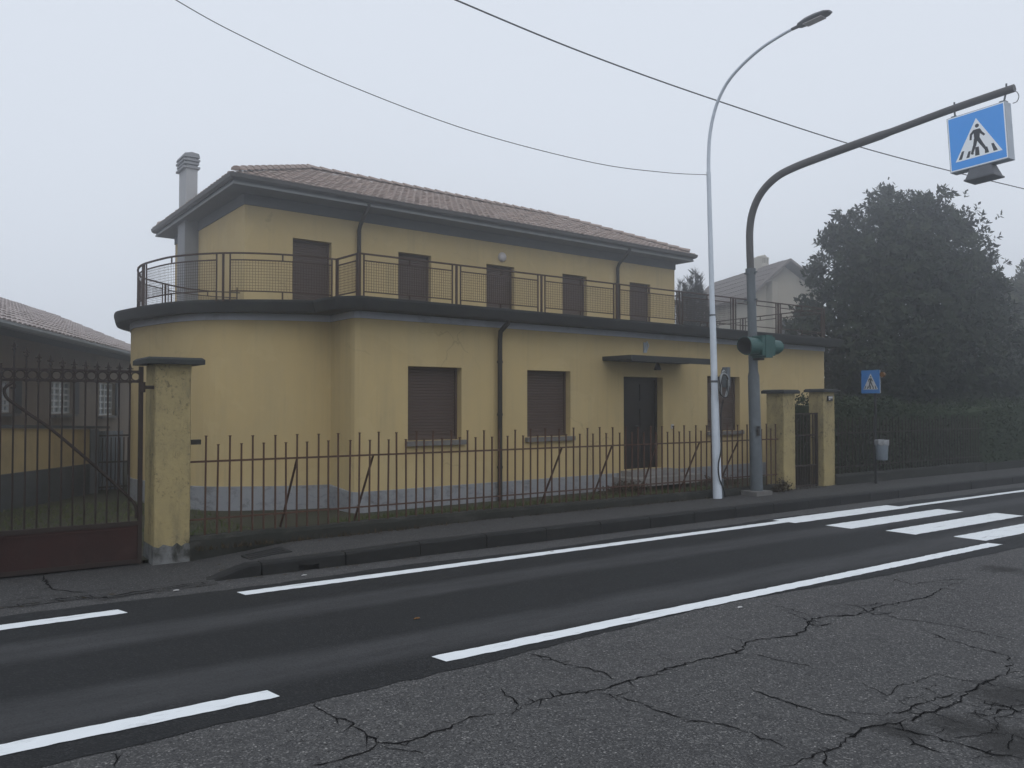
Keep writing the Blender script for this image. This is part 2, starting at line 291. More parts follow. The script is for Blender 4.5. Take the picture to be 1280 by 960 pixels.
# ------------------------------------------------------------------ building helpers
WL = {}                                       # world position of each object's origin
def link(o, wl, parent=None):
    COL.objects.link(o)
    if parent is not None:
        o.parent = parent; o.location = wl - WL[parent.name]
    else: o.location = wl
    WL[o.name] = Vector(wl)
    return o
def tag(o, label=None, cat=None, group=None, kind=None):
    for k, v in (('label', label), ('category', cat), ('group', group), ('kind', kind)):
        if v: o[k] = v
    return o
def empty(name, loc, label, cat, group=None):
    o = bpy.data.objects.new(name, None); o.empty_display_size = 0.2
    link(o, Vector(loc)); return tag(o, label, cat, group)
class MB:
    def __init__(s): s.v = []; s.f = []; s.mi = []; s.cur = 0
    def add(s, vs, fs):
        b = len(s.v); s.v += [tuple(p) for p in vs]; s.f += [tuple(i + b for i in f) for f in fs]; s.mi += [s.cur] * len(fs); return s
    def hexa(s, p):     # 8 corners: 4 bottom ccw, 4 top ccw
        return s.add(p, [(3, 2, 1, 0), (4, 5, 6, 7), (0, 1, 5, 4), (1, 2, 6, 5), (2, 3, 7, 6), (3, 0, 4, 7)])
    def box(s, lo, hi):
        x0, y0, z0 = lo; x1, y1, z1 = hi
        return s.hexa([(x0, y0, z0), (x1, y0, z0), (x1, y1, z0), (x0, y1, z0), (x0, y0, z1), (x1, y0, z1), (x1, y1, z1), (x0, y1, z1)])
    def obox(s, c, U, V, W):   # centre and three half vectors
        c = Vector(c); U = Vector(U); V = Vector(V); W = Vector(W)
        return s.hexa([c - U - V - W, c + U - V - W, c + U + V - W, c - U + V - W, c - U - V + W, c + U - V + W, c + U + V + W, c - U + V + W])
    def bar(s, a, b, w, h=None):
        a = Vector(a); b = Vector(b); d = (b - a); L = d.length; d.normalize()
        r = Vector((0, 0, 1)) if abs(d.z) < 0.9 else Vector((1, 0, 0))
        u = d.cross(r).normalized(); v = u.cross(d)
        return s.obox((a + b) / 2, u * w / 2, v * (h or w) / 2, d * L / 2)
    def tube(s, path, rad, n=8, cap=True):
        path = [Vector(p) for p in path]
        rad = rad if isinstance(rad, (list, tuple)) else [rad] * len(path)
        vs = []; prev = None
        for i, p in enumerate(path):
            d = (path[min(i + 1, len(path) - 1)] - path[max(i - 1, 0)]).normalized()
            if prev is None:
                r = Vector((0, 0, 1)) if abs(d.z) < 0.9 else Vector((1, 0, 0)); u = d.cross(r).normalized()
            else: u = (prev - d * prev.dot(d)).normalized()
            prev = u; w = d.cross(u)
            for k in range(n):
                a = 2 * math.pi * k / n; vs.append(p + (u * math.cos(a) + w * math.sin(a)) * rad[i])
        fs = [(i * n + k, i * n + (k + 1) % n, (i + 1) * n + (k + 1) % n, (i + 1) * n + k) for i in range(len(path) - 1) for k in range(n)]
        if cap: fs += [tuple(range(n - 1, -1, -1)), tuple((len(path) - 1) * n + k for k in range(n))]
        return s.add(vs, fs)
    def ring(s, c, r, t, U, V, n=14, m=5):
        c = Vector(c); W = U.cross(V); vs = []
        for i in range(n):
            a = 2 * math.pi * i / n; d = U * math.cos(a) + V * math.sin(a)
            for k in range(m):
                b = 2 * math.pi * k / m; vs.append(c + d * (r + t * math.cos(b)) + W * t * math.sin(b))
        return s.add(vs, [(i * m + k, ((i + 1) % n) * m + k, ((i + 1) % n) * m + (k + 1) % m, i * m + (k + 1) % m) for i in range(n) for k in range(m)])
    def prism(s, pts, ext):    # polygon (3D points) pushed along ext
        pts = [Vector(p) for p in pts]; n = len(pts); ext = Vector(ext)
        return s.add(pts + [p + ext for p in pts], [tuple(range(n - 1, -1, -1)), tuple(range(n, 2 * n))] + [(i, (i + 1) % n, (i + 1) % n + n, i + n) for i in range(n)])
    def quad(s, *p): return s.add(p, [tuple(range(len(p)))])
    def grid(s, rows, close=False):
        n = len(rows[0]); vs = [p for r in rows for p in r]
        return s.add(vs, [(i * n + k, i * n + k + 1, (i + 1) * n + k + 1, (i + 1) * n + k) for i in range(len(rows) - 1) for k in range(n - 1)])
    def mesh(s, name, mat, origin=(0, 0, 0), smooth=False):
        me = bpy.data.meshes.new(name); o = Vector(origin)
        me.from_pydata([Vector(v) - o for v in s.v], [], s.f)
        for m in (mat if isinstance(mat, (list, tuple)) else [mat]): me.materials.append(m)
        if any(s.mi): me.polygons.foreach_set('material_index', s.mi)
        if smooth: me.polygons.foreach_set('use_smooth', [True] * len(me.polygons))
        me.update(); return me
    def build(s, name, mat, parent=None, smooth=False, kind=None, origin=None, fix=True):
        wl = WL[parent.name] if parent is not None else Vector(origin or (0, 0, 0))
        me = s.mesh(name, mat, wl, smooth)
        if fix:
            import bmesh
            bm = bmesh.new(); bm.from_mesh(me); bmesh.ops.recalc_face_normals(bm, faces=bm.faces); bm.to_mesh(me); bm.free()
        o = bpy.data.objects.new(name, me); link(o, wl, parent)
        if smooth and len(me.polygons) < 6000:
            try:
                me.set_sharp_from_angle(angle=R(40))
            except Exception: pass
        if kind: o['kind'] = kind
        return o
def inst(name, me, loc, parent=None):          # another object on the same mesh
    return link(bpy.data.objects.new(name, me), Vector(loc), parent)
def catmull(pts, n=6):
    pts = [Vector(p) for p in pts]; out = []
    for i in range(len(pts) - 1):
        p0 = pts[max(i - 1, 0)]; p1 = pts[i]; p2 = pts[i + 1]; p3 = pts[min(i + 2, len(pts) - 1)]
        for k in range(n):
            t = k / n
            out.append(0.5 * ((2 * p1) + (p2 - p0) * t + (2 * p0 - 5 * p1 + 4 * p2 - p3) * t * t + (3 * p1 - p0 - 3 * p2 + p3) * t ** 3))
    out.append(pts[-1]); return out
def offset_line(pl, d):                       # shift a plan polyline to its right-hand side by d
    out = []
    for i, p in enumerate(pl):
        a = pl[max(i - 1, 0)]; b = pl[min(i + 1, len(pl) - 1)]
        if 0 < i < len(pl) - 1:
            t1 = (p - a).normalized(); t2 = (b - p).normalized()
            n1 = Vector((t1.y, -t1.x, 0)); n2 = Vector((t2.y, -t2.x, 0)); m = (n1 + n2).normalized()
            out.append(p + m * d / max(0.5, m.dot(n1)))
        else:
            t = (b - a).normalized(); out.append(p + Vector((t.y, -t.x, 0)) * d)
    return out
def ss(a, b, x):
    t = min(1, max(0, (x - a) / (b - a))); return t * t * (3 - 2 * t)

# ------------------------------------------------------------------ ground, road, pavement
def sheet(name, pts, z, mat):
    m = MB(); m.quad(*[(x, y, z) for x, y in pts]); return m.build(name, mat, kind='structure')
G = 88
sheet('ground', [(-G, -G), (G, -G), (G, G), (-G, G)], -0.02, M['soil'])
sheet('parking_area', [(-G, -13), (G, -13), (G, 9.12), (-G, 9.12)], 0.0, M['old'])
edge = [(-G, 4.95), (-20, 4.95), (-5, 5.0), (0.2, 5.0), (0.93, 5.02), (2.05, 5.05), (3.67, 5.12), (4.51, 5.18), (5.52, 5.25), (6.27, 5.3), (7.56, 5.18), (9.3, 5.06), (11.3, 5.03), (14, 5.0), (30, 5.0), (G, 5.0)]
m = MB(); e2 = []
for i in range(len(edge) - 1):
    (x0, y0), (x1, y1) = edge[i], edge[i + 1]
    n = max(2, int((x1 - x0) / 0.16)) if -3 < x0 < 16 else 2
    for k in range(n):
        t = k / n; e2.append((x0 + (x1 - x0) * t, y0 + (y1 - y0) * t + random.uniform(-0.022, 0.022)))
e2.append(edge[-1])
rows = [[], []]
for x, y in e2:
    rows[0].append((x, y, 0.004)); rows[1].append((x, 8.66 + 0.05 * math.sin(x * 1.7) + random.uniform(-0.02, 0.02), 0.004))
m.grid(rows); m.build('road', M['new'], kind='structure')
sheet('gutter_strip', [(-G, 8.4), (G, 8.4), (G, 9.115), (-G, 9.115)], 0.002, M['gutter'])

def paint_strip(name, x0, x1, y0, y1, skew0=0.0, skew1=0.0):
    m = MB(); n = max(2, int((x1 - x0) / (0.07 if x1 < 20 else 0.3))); a = []; b = []
    for i in range(n + 1):
        t = i / n; j = 0.007
        a.append((x0 + skew0 * 0 + (x1 - x0) * t, y0 + random.uniform(-j, j), 0.009))
        b.append((x0 + skew0 + (x1 + skew1 - x0 - skew0) * t, y1 + random.uniform(-j, j), 0.009))
    m.grid([a, b]); return m.build(name, M['paint'], kind='structure')
YN0, YN1, YF0, YF1 = 5.27, 5.44, 8.25, 8.43
paint_strip('road_marking', -3.2, 1.93, YN0, YN1, -0.03, -0.03)
paint_strip('road_marking', 3.18, 11.9, YN0, YN1, -0.03, -0.03)
paint_strip('road_marking', -3.5, 1.57, 8.17, 8.36, 0.03, -0.05)
paint_strip('road_marking', 2.66, 11.36, YF0, YF1, -0.03, 0)
paint_strip('road_marking', 14.74, 60, 8.17, 8.33)
for x0, x1, y0, y1 in ((11.36, 14.75, 8.13, 8.57), (11.53, 14.97, 7.27, 7.71), (11.77, 15.24, 6.40, 6.86), (12.03, 15.45, 5.55, 5.99)):
    paint_strip('crosswalk_stripe', x0, x1, y0, y1)

def crack(pts, w=0.014, seg=0.045, jit=0.02, z=0.0045):
    m = MB(); pl = [on_z(x, y, 0) for x, y in pts]; P = []
    for a, b in zip(pl[:-1], pl[1:]):
        n = max(1, int((b - a).length / seg))
        for k in range(n): P.append(a + (b - a) * (k / n) + Vector((random.uniform(-jit, jit), random.uniform(-jit, jit), 0)))
    P.append(pl[-1]); L = []; Rr = []
    for i, p in enumerate(P):
        d = (P[min(i + 1, len(P) - 1)] - P[max(i - 1, 0)]); d.normalize(); nrm = Vector((-d.y, d.x, 0))
        t = i / max(1, len(P) - 1); ww = 0.62 * w * random.choice((0.3, 0.5, 0.8, 1.0, 1.0, 1.3)) * min(1, 0.25 + 5 * t, 0.25 + 5 * (1 - t))
        L.append(p + nrm * ww + Vector((0, 0, z))); Rr.append(p - nrm * ww + Vector((0, 0, z)))
    m.grid([L, Rr])
    for i in range(2, len(P) - 2):                    # broken spurs
        if random.random() < 0.16:
            a = random.uniform(0, 6.28); ln = random.uniform(0.05, 0.18)
            e = P[i] + Vector((math.cos(a), math.sin(a), 0)) * ln; d = (e - P[i]).normalized(); nn = Vector((-d.y, d.x, 0)) * w * 0.5
            up = Vector((0, 0, z + 0.0004)); m.quad(P[i] + nn + up, P[i] - nn + up, e + up)
    m.build('road_crack', M['crack'], kind='structure', fix=False)
def c6(*p): return [(640 + a / 2, 720 + b / 2) for a, b in p]
def c7(*p): return [(a / 2, 640 + b / 2) for a, b in p]
for pts, w in (
    (c6((0, 345), (30, 325), (75, 310), (130, 298), (200, 290), (240, 280), (265, 268), (290, 262), (345, 250), (400, 228), (450, 215), (520, 200), (575, 188), (585, 165), (640, 158), (700, 150), (735, 140), (745, 110), (790, 100), (850, 100), (890, 90), (920, 75), (980, 65), (1040, 55), (1070, 35), (1110, 20), (1130, 15)), 0.013),
    (c6((30, 195), (80, 202), (130, 222), (190, 232), (240, 245), (260, 262)), 0.009),
    (c6((215, 292), (280, 305), (330, 325), (400, 350), (460, 365), (520, 370), (580, 388), (630, 408), (690, 430), (735, 447)), 0.009),
    (c6((595, 282), (640, 300), (700, 318), (760, 340), (820, 355), (870, 375)), 0.009),
    (c6((680, 480), (740, 455), (800, 435), (850, 400), (870, 380), (930, 375), (1000, 360), (1060, 335), (1110, 318), (1130, 295), (1180, 270), (1240, 245), (1280, 235)), 0.012),
    (c6((880, 345), (930, 350), (990, 335), (1030, 318), (1090, 297), (1130, 295)), 0.009),
    (c6((1030, 137), (1080, 158), (1140, 175), (1200, 190), (1235, 200), (1245, 215), (1240, 245)), 0.010),
    (c6((590, 192), (650, 208), (750, 228)), 0.007), (c6((910, 90), (980, 110), (1050, 118), (1120, 130), (1180, 145), (1260, 162)), 0.009),
    (c6((620, 65), (700, 85), (745, 100)), 0.007), (c6((525, 150), (570, 160), (580, 175)), 0.007),
    (c6((1060, 245), (1130, 262), (1180, 265)), 0.008), (c6((820, 72), (890, 75), (930, 68)), 0.010),
    (c6((930, 375), (1000, 390), (1080, 410), (1150, 430), (1220, 450), (1280, 460)), 0.013), (c6((985, 400), (1030, 430), (1080, 445)), 0.012),
    (c6((1150, 300), (1190, 320), (1240, 330), (1280, 345)), 0.010), (c6((1130, 345), (1180, 350), (1230, 335), (1280, 322)), 0.010),
    (c6((690, 90), (735, 112), (760, 125), (800, 118)), 0.010), (c6((770, 435), (795, 452), (790, 478)), 0.012),
    (c6((940, 5), (1000, 22), (1060, 12), (1140, 8)), 0.010), (c6((860, 75), (905, 98), (960, 92)), 0.010),
    (c7((780, 480), (830, 510), (880, 530), (920, 560), (945, 578), (1000, 580), (1060, 560), (1120, 540), (1180, 515), (1240, 505), (1280, 504)), 0.011),
    (c7((945, 578), (900, 605), (850, 622), (780, 635)), 0.011), (c7((960, 585), (1010, 598), (1060, 605)), 0.009), (c7((1090, 525), (1130, 530)), 0.007),
    (c7((275, 600), (290, 620), (285, 640)), 0.008), (c7((1250, 445), (1280, 470), (1300, 500)), 0.010)):
    crack(pts, w)
cpt = on_z(1285, 900, 0)                                        # crazed, sunken patch where the cracks meet
N_ = 11; C_ = 0.17; gp_ = [[cpt + Vector(((i - N_ / 2) * C_ + (0.5 * C_ if j % 2 else 0) + random.uniform(-.055, .055), (j - N_ / 2) * C_ + random.uniform(-.055, .055), 0)) for i in range(N_ + 1)] for j in range(N_ + 1)]
m = MB()
def rag(a_, b_, n=4): return [a_ + (b_ - a_) * (k / n) + Vector((random.uniform(-.016, .016), random.uniform(-.016, .016), 0)) * (0 if k == 0 else 1) for k in range(n)]
for j in range(N_ + 1):
    for i in range(N_ + 1):
        for di, dj in ((1, 0), (0, 1)):
            if i + di > N_ or j + dj > N_: continue
            p, q_ = gp_[j][i], gp_[j + dj][i + di]; r_ = ((p + q_) / 2 - cpt).length / (N_ * C_ / 2)
            if random.random() > 0.85 - 0.75 * r_: continue
            P = rag(p, q_, 5) + [q_]; d = (q_ - p).normalized(); nn = Vector((-d.y, d.x, 0)); rows = [[], []]
            for t_ in P:
                w = random.uniform(0.0012, 0.004); rows[0].append(t_ + nn * w + Vector((0, 0, .0048))); rows[1].append(t_ - nn * w + Vector((0, 0, .0048)))
            m.grid(rows)
m.build('road_crack', M['crack'], kind='structure', fix=False)

def walk_z(x, y):
    k = ss(2.45, 3.35 + (y - 9.1) * 0.7, x)
    return 0.022 + (0.125 + 0.03 * ss(4.5, 7, x)) * k
m = MB(); rows = []
xs = [-G, -40, -12] + [-4 + i * 0.2 for i in range(70)] + [11, 14, 20, 30, 45, G]
for yy in (9.26, 9.5, 9.75, 10.0, 10.25, 10.5): rows.append([(x, yy, walk_z(x, yy) + random.uniform(-0.004, 0.004)) for x in xs])
m.grid(rows); m.build('pavement', M['walk'], kind='structure', smooth=True)
m = MB()                                                        # worn driveway apron meeting the road
a = []; b = []
for i in range(120):
    x = -12 + i * (14.6 / 119); a.append((x, 8.98 + 0.06 * math.sin(x * 2.3) + random.uniform(-0.03, 0.03), 0.0065)); b.append((x, 9.262, walk_z(x, 9.26) + 0.001))
m.grid([a, b]); m.build('driveway_apron', M['walk'], kind='structure')
for pts, w in (([(0, 764), (40, 758), (75, 752), (110, 748), (125, 751), (160, 745), (210, 737), (262, 730)], 0.022), ([(55, 722), (58, 734), (70, 741), (110, 744)], 0.015)):
    crack(pts, w, z=0.028)
crack([(288, 687), (303, 694), (316, 700)], 0.012, jit=0.01, z=0.14)

# kerb: separate stones
kerb = MB(); kerb.box((3.9, 9.2, -0.02), (60, 9.21, 0.0)); kerb = kerb.build('kerb', M['kerb'], kind='structure')
def kerb_h(x): return 0.012 + 0.128 * ss(2.45, 3.05, x) + 0.035 * ss(3.2, 5.5, x)
x = 2.5; i = 0
while x < 46:
    L = 0.62 if i == 0 else (1.0 if x < 25 else 3.0)
    x1 = x + L - 0.016; m = MB(); y0 = 9.1 + random.uniform(-0.008, 0.008); y1 = 9.262
    def stone(xa, xb, zlo):
        n = 5; prof = []
        for k in range(n + 1):
            xx = xa + (xb - xa) * k / n; h = kerb_h(xx)
            prof.append([(xx, y0, zlo), (xx, y0 + 0.006, h - 0.022), (xx, y0 + 0.028, h), (xx, y1, h + 0.003), (xx, y1, zlo)])
        m.grid(prof); m.quad(*prof[0]); m.quad(*prof[-1])
    if i == 1:
        stone(x, x + 0.42, -0.02); stone(x + 0.42, x + 0.66, 0.06); stone(x + 0.66, x1, -0.02)
        m.box((x + 0.40, y0 + 0.07, -0.02), (x + 0.68, y0 + 0.1, 0.09))
    else: stone(x, x1, -0.02)
    m.build('kerb_stone', M['kerb'], kerb)
    x += L; i += 1
# cast iron inspection cover in the pavement
cv = on_z(333, 691, 0.13)
m = MB(); z0 = walk_z(cv.x, cv.y)
tilt = (walk_z(cv.x + 0.2, cv.y) - walk_z(cv.x - 0.2, cv.y)) / 0.4
def cvp(dx, dy, dz): return (cv.x + dx, cv.y + dy, z0 + dx * tilt + dz)
m.hexa([cvp(-.24, -.2, -.01), cvp(.24, -.2, -.01), cvp(.24, .2, -.01), cvp(-.24, .2, -.01), cvp(-.24, -.2, .008), cvp(.24, -.2, .008), cvp(.24, .2, .008), cvp(-.24, .2, .008)])
for k in range(4):
    d = -0.15 + k * 0.1; m.hexa([cvp(-.2, d - .02, .007), cvp(.2, d - .02, .007), cvp(.2, d + .02, .007), cvp(-.2, d + .02, .007), cvp(-.2, d - .02, .013), cvp(.2, d - .02, .013), cvp(.2, d + .02, .013), cvp(-.2, d + .02, .013)])
o = m.build('inspection_cover', M['kerb']); tag(o, 'dark square inspection cover set into the pavement by the kerb end', 'manhole cover')

sheet('garden', [(-G, 10.5), (G, 10.5), (G, G), (-G, G)], 0.06, M['lawn'])
# little fallen bits on the road
for px, py, c in ((925, 759, 'whitep'), (521, 773, 'amber'), (690, 689, 'whitep'), (380, 719, 'whitep'), (220, 738, 'whitep')):
    p = on_z(px, py, 0.012); m = MB(); m.prism([p + Vector(v) for v in ((-0.032, -0.008, -0.002), (-0.006, -0.016, 0.003), (0.026, -0.010, -0.001), (0.034, 0.006, 0.002), (0.004, 0.017, 0.004), (-0.024, 0.012, 0))], (0, 0, 0.002))
    o = m.build('litter_scrap', M[c])
    tag(o, {925: 'pale scrap of paper on the old asphalt below the long white line', 521: 'yellowish leaf scrap lying on the dark fresh asphalt', 690: 'pale scrap in the gutter beside the white edge line before the door',
            380: 'pale scrap in front of the broken kerb inlet', 220: 'pale scrap at the road edge in front of the yellow gate pillar'}[px], 'litter')

m = MB()
for _ in range(420):
    r_ = random.random(); x = random.uniform(-3, 17)
    y = 9.07 - abs(random.gauss(0, 0.08)) if r_ < 0.45 else (10.25 - abs(random.gauss(0, 0.12)) if r_ < 0.8 else random.uniform(9.3, 10.3)); z = 0.008 if y < 9.1 else walk_z(x, y) + 0.008
    if x < 2.7 and y > 9.1: continue
    a = random.uniform(0, 6.283); l = random.uniform(0.015, 0.04); u = Vector((math.cos(a), math.sin(a), random.uniform(-.15, .15))) * l; w = Vector((-math.sin(a), math.cos(a), random.uniform(-.3, .3))) * l * 0.4; p = Vector((x, y, z + 0.006))
    m.add([p - u, p + w, p + u, p - w], [(0, 1, 2, 3)])
m.build('fallen_leaves', M['dead'], kind='stuff', fix=False)

# ------------------------------------------------------------------ house
HU = Vector((math.cos(R(3.0)), math.sin(R(3.0)), 0))             # direction of the street front
F0 = Vector((5.98, 12.9, 0)); F1 = Vector((20.44, 13.66, 0)); HU = (F1 - F0).normalized(); HN = Vector((HU.y, -HU.x, 0))
house = empty('house', (13, 15, 0.06), 'two storey yellow house with grey plinth, rounded corner terrace and tiled hip roof', 'house')
ZB, ZT, ZP = 3.36, 3.667, 0.40                                   # band bottom, terrace top, plinth top
bay = [Vector((x, y, 0)) for x, y in ((5.0, 20.3), (4.1, 19.5), (3.58, 18.5), (3.37, 17.4), (3.40, 16.9), (3.56, 16.1), (3.78, 15.3), (4.1, 14.76), (4.55, 14.42), (5.25, 14.07), (5.62, 13.96))]
bay = catmull(bay, 5) + [Vector((5.97, 13.88, 0))]
corner = [Vector((5.98, 13.05, 0)), Vector((6.0, 12.96, 0)), Vector((6.06, 12.905, 0)), F0 + HU * 0.16]
plan = [Vector((6.6, 24.6, 0)), Vector((6.0, 20.9, 0))] + bay + corner + [F1, F1 + Vector((-0.55, 11, 0))]
def skirt(pl, z0, z1, thick_in=0.0):
    m = MB(); m.grid([[p + Vector((0, 0, z0)) for p in pl], [p + Vector((0, 0, z1)) for p in pl]]); return m
# openings on the street front (from the photograph): s range along wall, z range
def fr_s(px, py): p = on_wall(px, py, F0, HU); return (p - F0).dot(HU), p.z
def opening(x0, x1, yt, yb):
    s0, zt = fr_s(x0, yt); s1, _ = fr_s(x1, yt); _, zb = fr_s(x0, yb); return [s0, s1, zb, zt]
op1 = opening(510, 577, 457.5, 551.5); op2 = opening(659, 713, 462.5, 546); opd = opening(779.5, 828.5, 470.5, 588); op3 = opening(884, 924.5, 470, 541)
op2[3] = op1[3]; op3[3] = op1[3]; op2[2] = op1[2]; op3[2] = op1[2]
ops = [op1, op2, opd, op3]
def cut_wall(m, P, D, N, s0, s1, z0, z1, ops, depth):
    ss_ = sorted({s0, s1} | {v for o in ops for v in o[:2]}); zs_ = sorted({z0, z1} | {v for o in ops for v in o[2:] if z0 < v < z1})
    def pt(s, z, d=0): return P + D * s - N * d + Vector((0, 0, z))
    for a, b in zip(ss_[:-1], ss_[1:]):
        for c, e in zip(zs_[:-1], zs_[1:]):
            if any(o[0] <= a + 1e-6 and b <= o[1] + 1e-6 and o[2] <= c + 1e-6 and e <= o[3] + 1e-6 for o in ops): continue
            m.quad(pt(a, c), pt(b, c), pt(b, e), pt(a, e))
    for a, b, c, e in ops:
        c = max(c, z0)
        m.quad(pt(a, c), pt(a, e), pt(a, e, depth), pt(a, c, depth)); m.quad(pt(b, c), pt(b, c, depth), pt(b, e, depth), pt(b, e))
        m.quad(pt(a, e), pt(b, e), pt(b, e, depth), pt(a, e, depth)); m.quad(pt(a, c), pt(a, c, depth), pt(b, c, depth), pt(b, c))
LF = (F1 - F0).length
m = MB()
left_pl = plan[:plan.index(F1)]
m.grid([[p + Vector((0, 0, -0.1)) for p in left_pl], [p + Vector((0, 0, ZB)) for p in left_pl]])
cut_wall(m, F0, HU, HN, 0.16, LF, -0.1, ZB, ops, 0.26)
rb = plan[-1]; m.quad(F1 + Vector((0, 0, -0.1)), rb + Vector((0, 0, -0.1)), rb + Vector((0, 0, ZB)), F1 + Vector((0, 0, ZB)))
m.quad(plan[0] + Vector((0, 0, -.1)), plan[0] + Vector((0, 0, ZB)), rb + Vector((0, 0, ZB)), rb + Vector((0, 0, -.1)))
m.build('wall', M['plaster'], house, fix=False)
# plinth: proud of the wall, broken at the door
po = offset_line(plan, 0.03); s_door = (opd[0] - 0.02, opd[1] + 0.02)
iF = plan.index(F1)
def pz(p): return ZP + 0.01 + 0.06 * ss(13.3, 13.9, p.y - max(0, p.x - 6.2) * 2)
for pl in (po[:iF] + [F0 + HU * s_door[0] + HN * 0.03], [F0 + HU * s_door[1] + HN * 0.03] + po[iF:]):
    m = MB(); inner = offset_line(pl, -0.028)
    m.grid([[p + Vector((0, 0, -0.08)) for p in pl], [p + Vector((0, 0, pz(p) + random.uniform(-0.006, 0.006))) for p in pl], [p + Vector((0, 0, pz(p) + 0.004)) for p in inner]])
    m.build('plinth', M['plinth'], house, fix=False)
# cornice band, slab
m = MB(); b0 = offset_line(plan, 0.022); b1 = offset_line(plan, 0.004)
m.grid([[p + Vector((0, 0, ZB + 0.004)) for p in b1], [p + Vector((0, 0, ZB)) for p in b0], [p + Vector((0, 0, ZT - 0.17)) for p in b0]])
m.build('cornice_band', M['band'], house, fix=False)
slab_pl = [Vector((6.4, 25.2, 0))] + plan[1:-1] + [F1 + Vector((-0.55, 11.6, 0))]
m = MB(); prof = ((0.0, ZT - 0.19), (0.40, ZT - 0.19), (0.41, ZT - 0.205), (0.44, ZT - 0.205), (0.46, ZT - 0.18), (0.52, ZT - 0.04), (0.52, ZT), (0.45, ZT + 0.012), (0.38, ZT - 0.03), (0.0, ZT - 0.02))
ext_pl = plan[:]
rows = []
for off, z in prof:
    o_ = [p0 + (p1 - p0) * (0.60 + 0.40 * ss(3.9, 5.6, p0.x)) for p0, p1 in zip(plan, offset_line(plan, off))]
    if off > 0:        # run the edge on round the right-hand corner
        o_[iF] = F1 + HU * min(off, 0.1) + HN * off; o_[-1] = plan[-1] + HU * min(off, 0.1)
    rows.append([p + Vector((0, 0, z)) for p in o_])
m.grid(rows)
top = [p + Vector((0, 0, ZT - 0.02)) for p in plan]; m.quad(*top)
m.build('terrace_slab', M['slab'], house, fix=False)

def shutter(o, P, D, N, depth, parent, name='window', sill=True, mat='shutter'):
    a, b, c, e = o; pt = lambda s, z, d: P + D * s - N * d + Vector((0, 0, z))
    m = MB(); w = 0.035
    m.prism([pt(s_, z_, depth - 0.002) for s_, z_ in ((a + .001, c + .002), (a + w, c + .002), (a + w, e - w), (b - w, e - w), (b - w, c + .002), (b - .001, c + .002), (b - .001, e - .002), (a + .001, e - .002))], N * 0.056)
    fr = m.build(name, M[mat], parent)
    m = MB(); n = max(6, int((e - c) / 0.052)); h = (e - c) / n; rows = []
    for k in range(n):
        z = c + k * h
        for dz, dd in ((0.0, 0.022), (0.08, 0.0), (0.80, 0.003), (0.90, 0.022)): rows.append([pt(a + w, z + dz * h, depth - 0.012 + dd), pt(b - w, z + dz * h, depth - 0.012 + dd)])
    rows.append([pt(a + w, e, depth), pt(b - w, e, depth)])
    m.grid(rows); m.build('roller_shutter', M[mat], fr, fix=False)
    m = MB(); m.obox(pt((a + b) / 2, c + 0.03, depth - 0.028), D * ((b - a) / 2 - w), N * 0.012, Vector((0, 0, 0.026))); m.build('bottom_rail', M[mat], fr)
    if sill:
        m = MB(); m.obox(pt((a + b) / 2, c - 0.045, 0.05), D * ((b - a) / 2 + 0.06), N * 0.14, Vector((0, 0, 0.043))); m.build('sill', M['stone'], fr)
    return fr
for o in (op1, op2, op3): shutter(o, F0, HU, HN, 0.2, house)
# front door with panels, handle, steps
pt = lambda s, z, d=0: F0 + HU * s - HN * d + Vector((0, 0, z))
dm = (opd[0] + opd[1]) / 2; dw = opd[1] - opd[0]
m = MB(); m.obox(pt(dm, (opd[2] + opd[3]) / 2, 0.22), HU * dw / 2, HN * 0.02, Vector((0, 0, (opd[3] - opd[2]) / 2 - .002)))
for k in (-1, 1): m.obox(pt(dm + k * (dw / 2 - 0.03), (opd[2] + opd[3]) / 2, 0.19), HU * 0.03, HN * 0.02, Vector((0, 0, (opd[3] - opd[2]) / 2 - .003)))
m.obox(pt(dm, opd[3] - 0.03, 0.19), HU * (dw / 2 - 0.06), HN * 0.02, Vector((0, 0, 0.027)))
door = m.build('front_door', M['door'], house)
for k in (-1, 1):
    for z0, z1 in ((0.10, 0.75), (0.85, 1.35), (1.45, 1.88)):
        m = MB(); zc = opd[2] + (z0 + z1) / 2 * (opd[3] - opd[2]) / 2; m.obox(pt(dm + k * dw * 0.215, zc, 0.195), HU * dw * 0.15, HN * 0.012, Vector((0, 0, (z1 - z0) * 0.42))); m.build('door_panel', M['door'], door)
m = MB(); m.tube([pt(dm - 0.04, opd[2] + 0.95, 0.19), pt(dm - 0.04, opd[2] + 0.95, 0.12), pt(dm - 0.14, opd[2] + 0.95, 0.12)], 0.011, 6); m.build('handle', M['galv2'], door)
m = MB(); m.obox(pt(dm, opd[2] - 0.06, -0.08), HU * (dw / 2 + 0.1), HN * 0.28, Vector((0, 0, 0.058))); m.build('door_step', M['step'], house)
m = MB(); m.obox(pt(dm + 0.1, opd[2] - 0.21, -0.28), HU * (dw / 2 + 0.45), HN * 0.42, Vector((0, 0, 0.085))); m.build('door_step', M['step'], house)
# canopy
ca0, cz = fr_s(753, 449.5); ca1, _ = fr_s(851, 456)
m = MB(); m.obox(pt((ca0 + ca1) / 2, cz + 0.02, -0.42), HU * (ca1 - ca0) / 2, HN * 0.42, Vector((0, 0, 0.045)))
m.obox(pt((ca0 + ca1) / 2, cz - 0.035, -0.835), HU * ((ca1 - ca0) / 2 - .002), HN * 0.008, Vector((0, 0, 0.03)))
can = m.build('door_canopy', M['slab'], house)
m = MB(); s_, z_ = fr_s(807, 459); m.tube([pt(s_, cz - 0.03, -0.35), pt(s_, cz - 0.1, -0.35), pt(s_, cz - 0.2, -0.35)], [0.03, 0.05, 0.085], 8); m.build('canopy_lamp', M['pipe'], can)
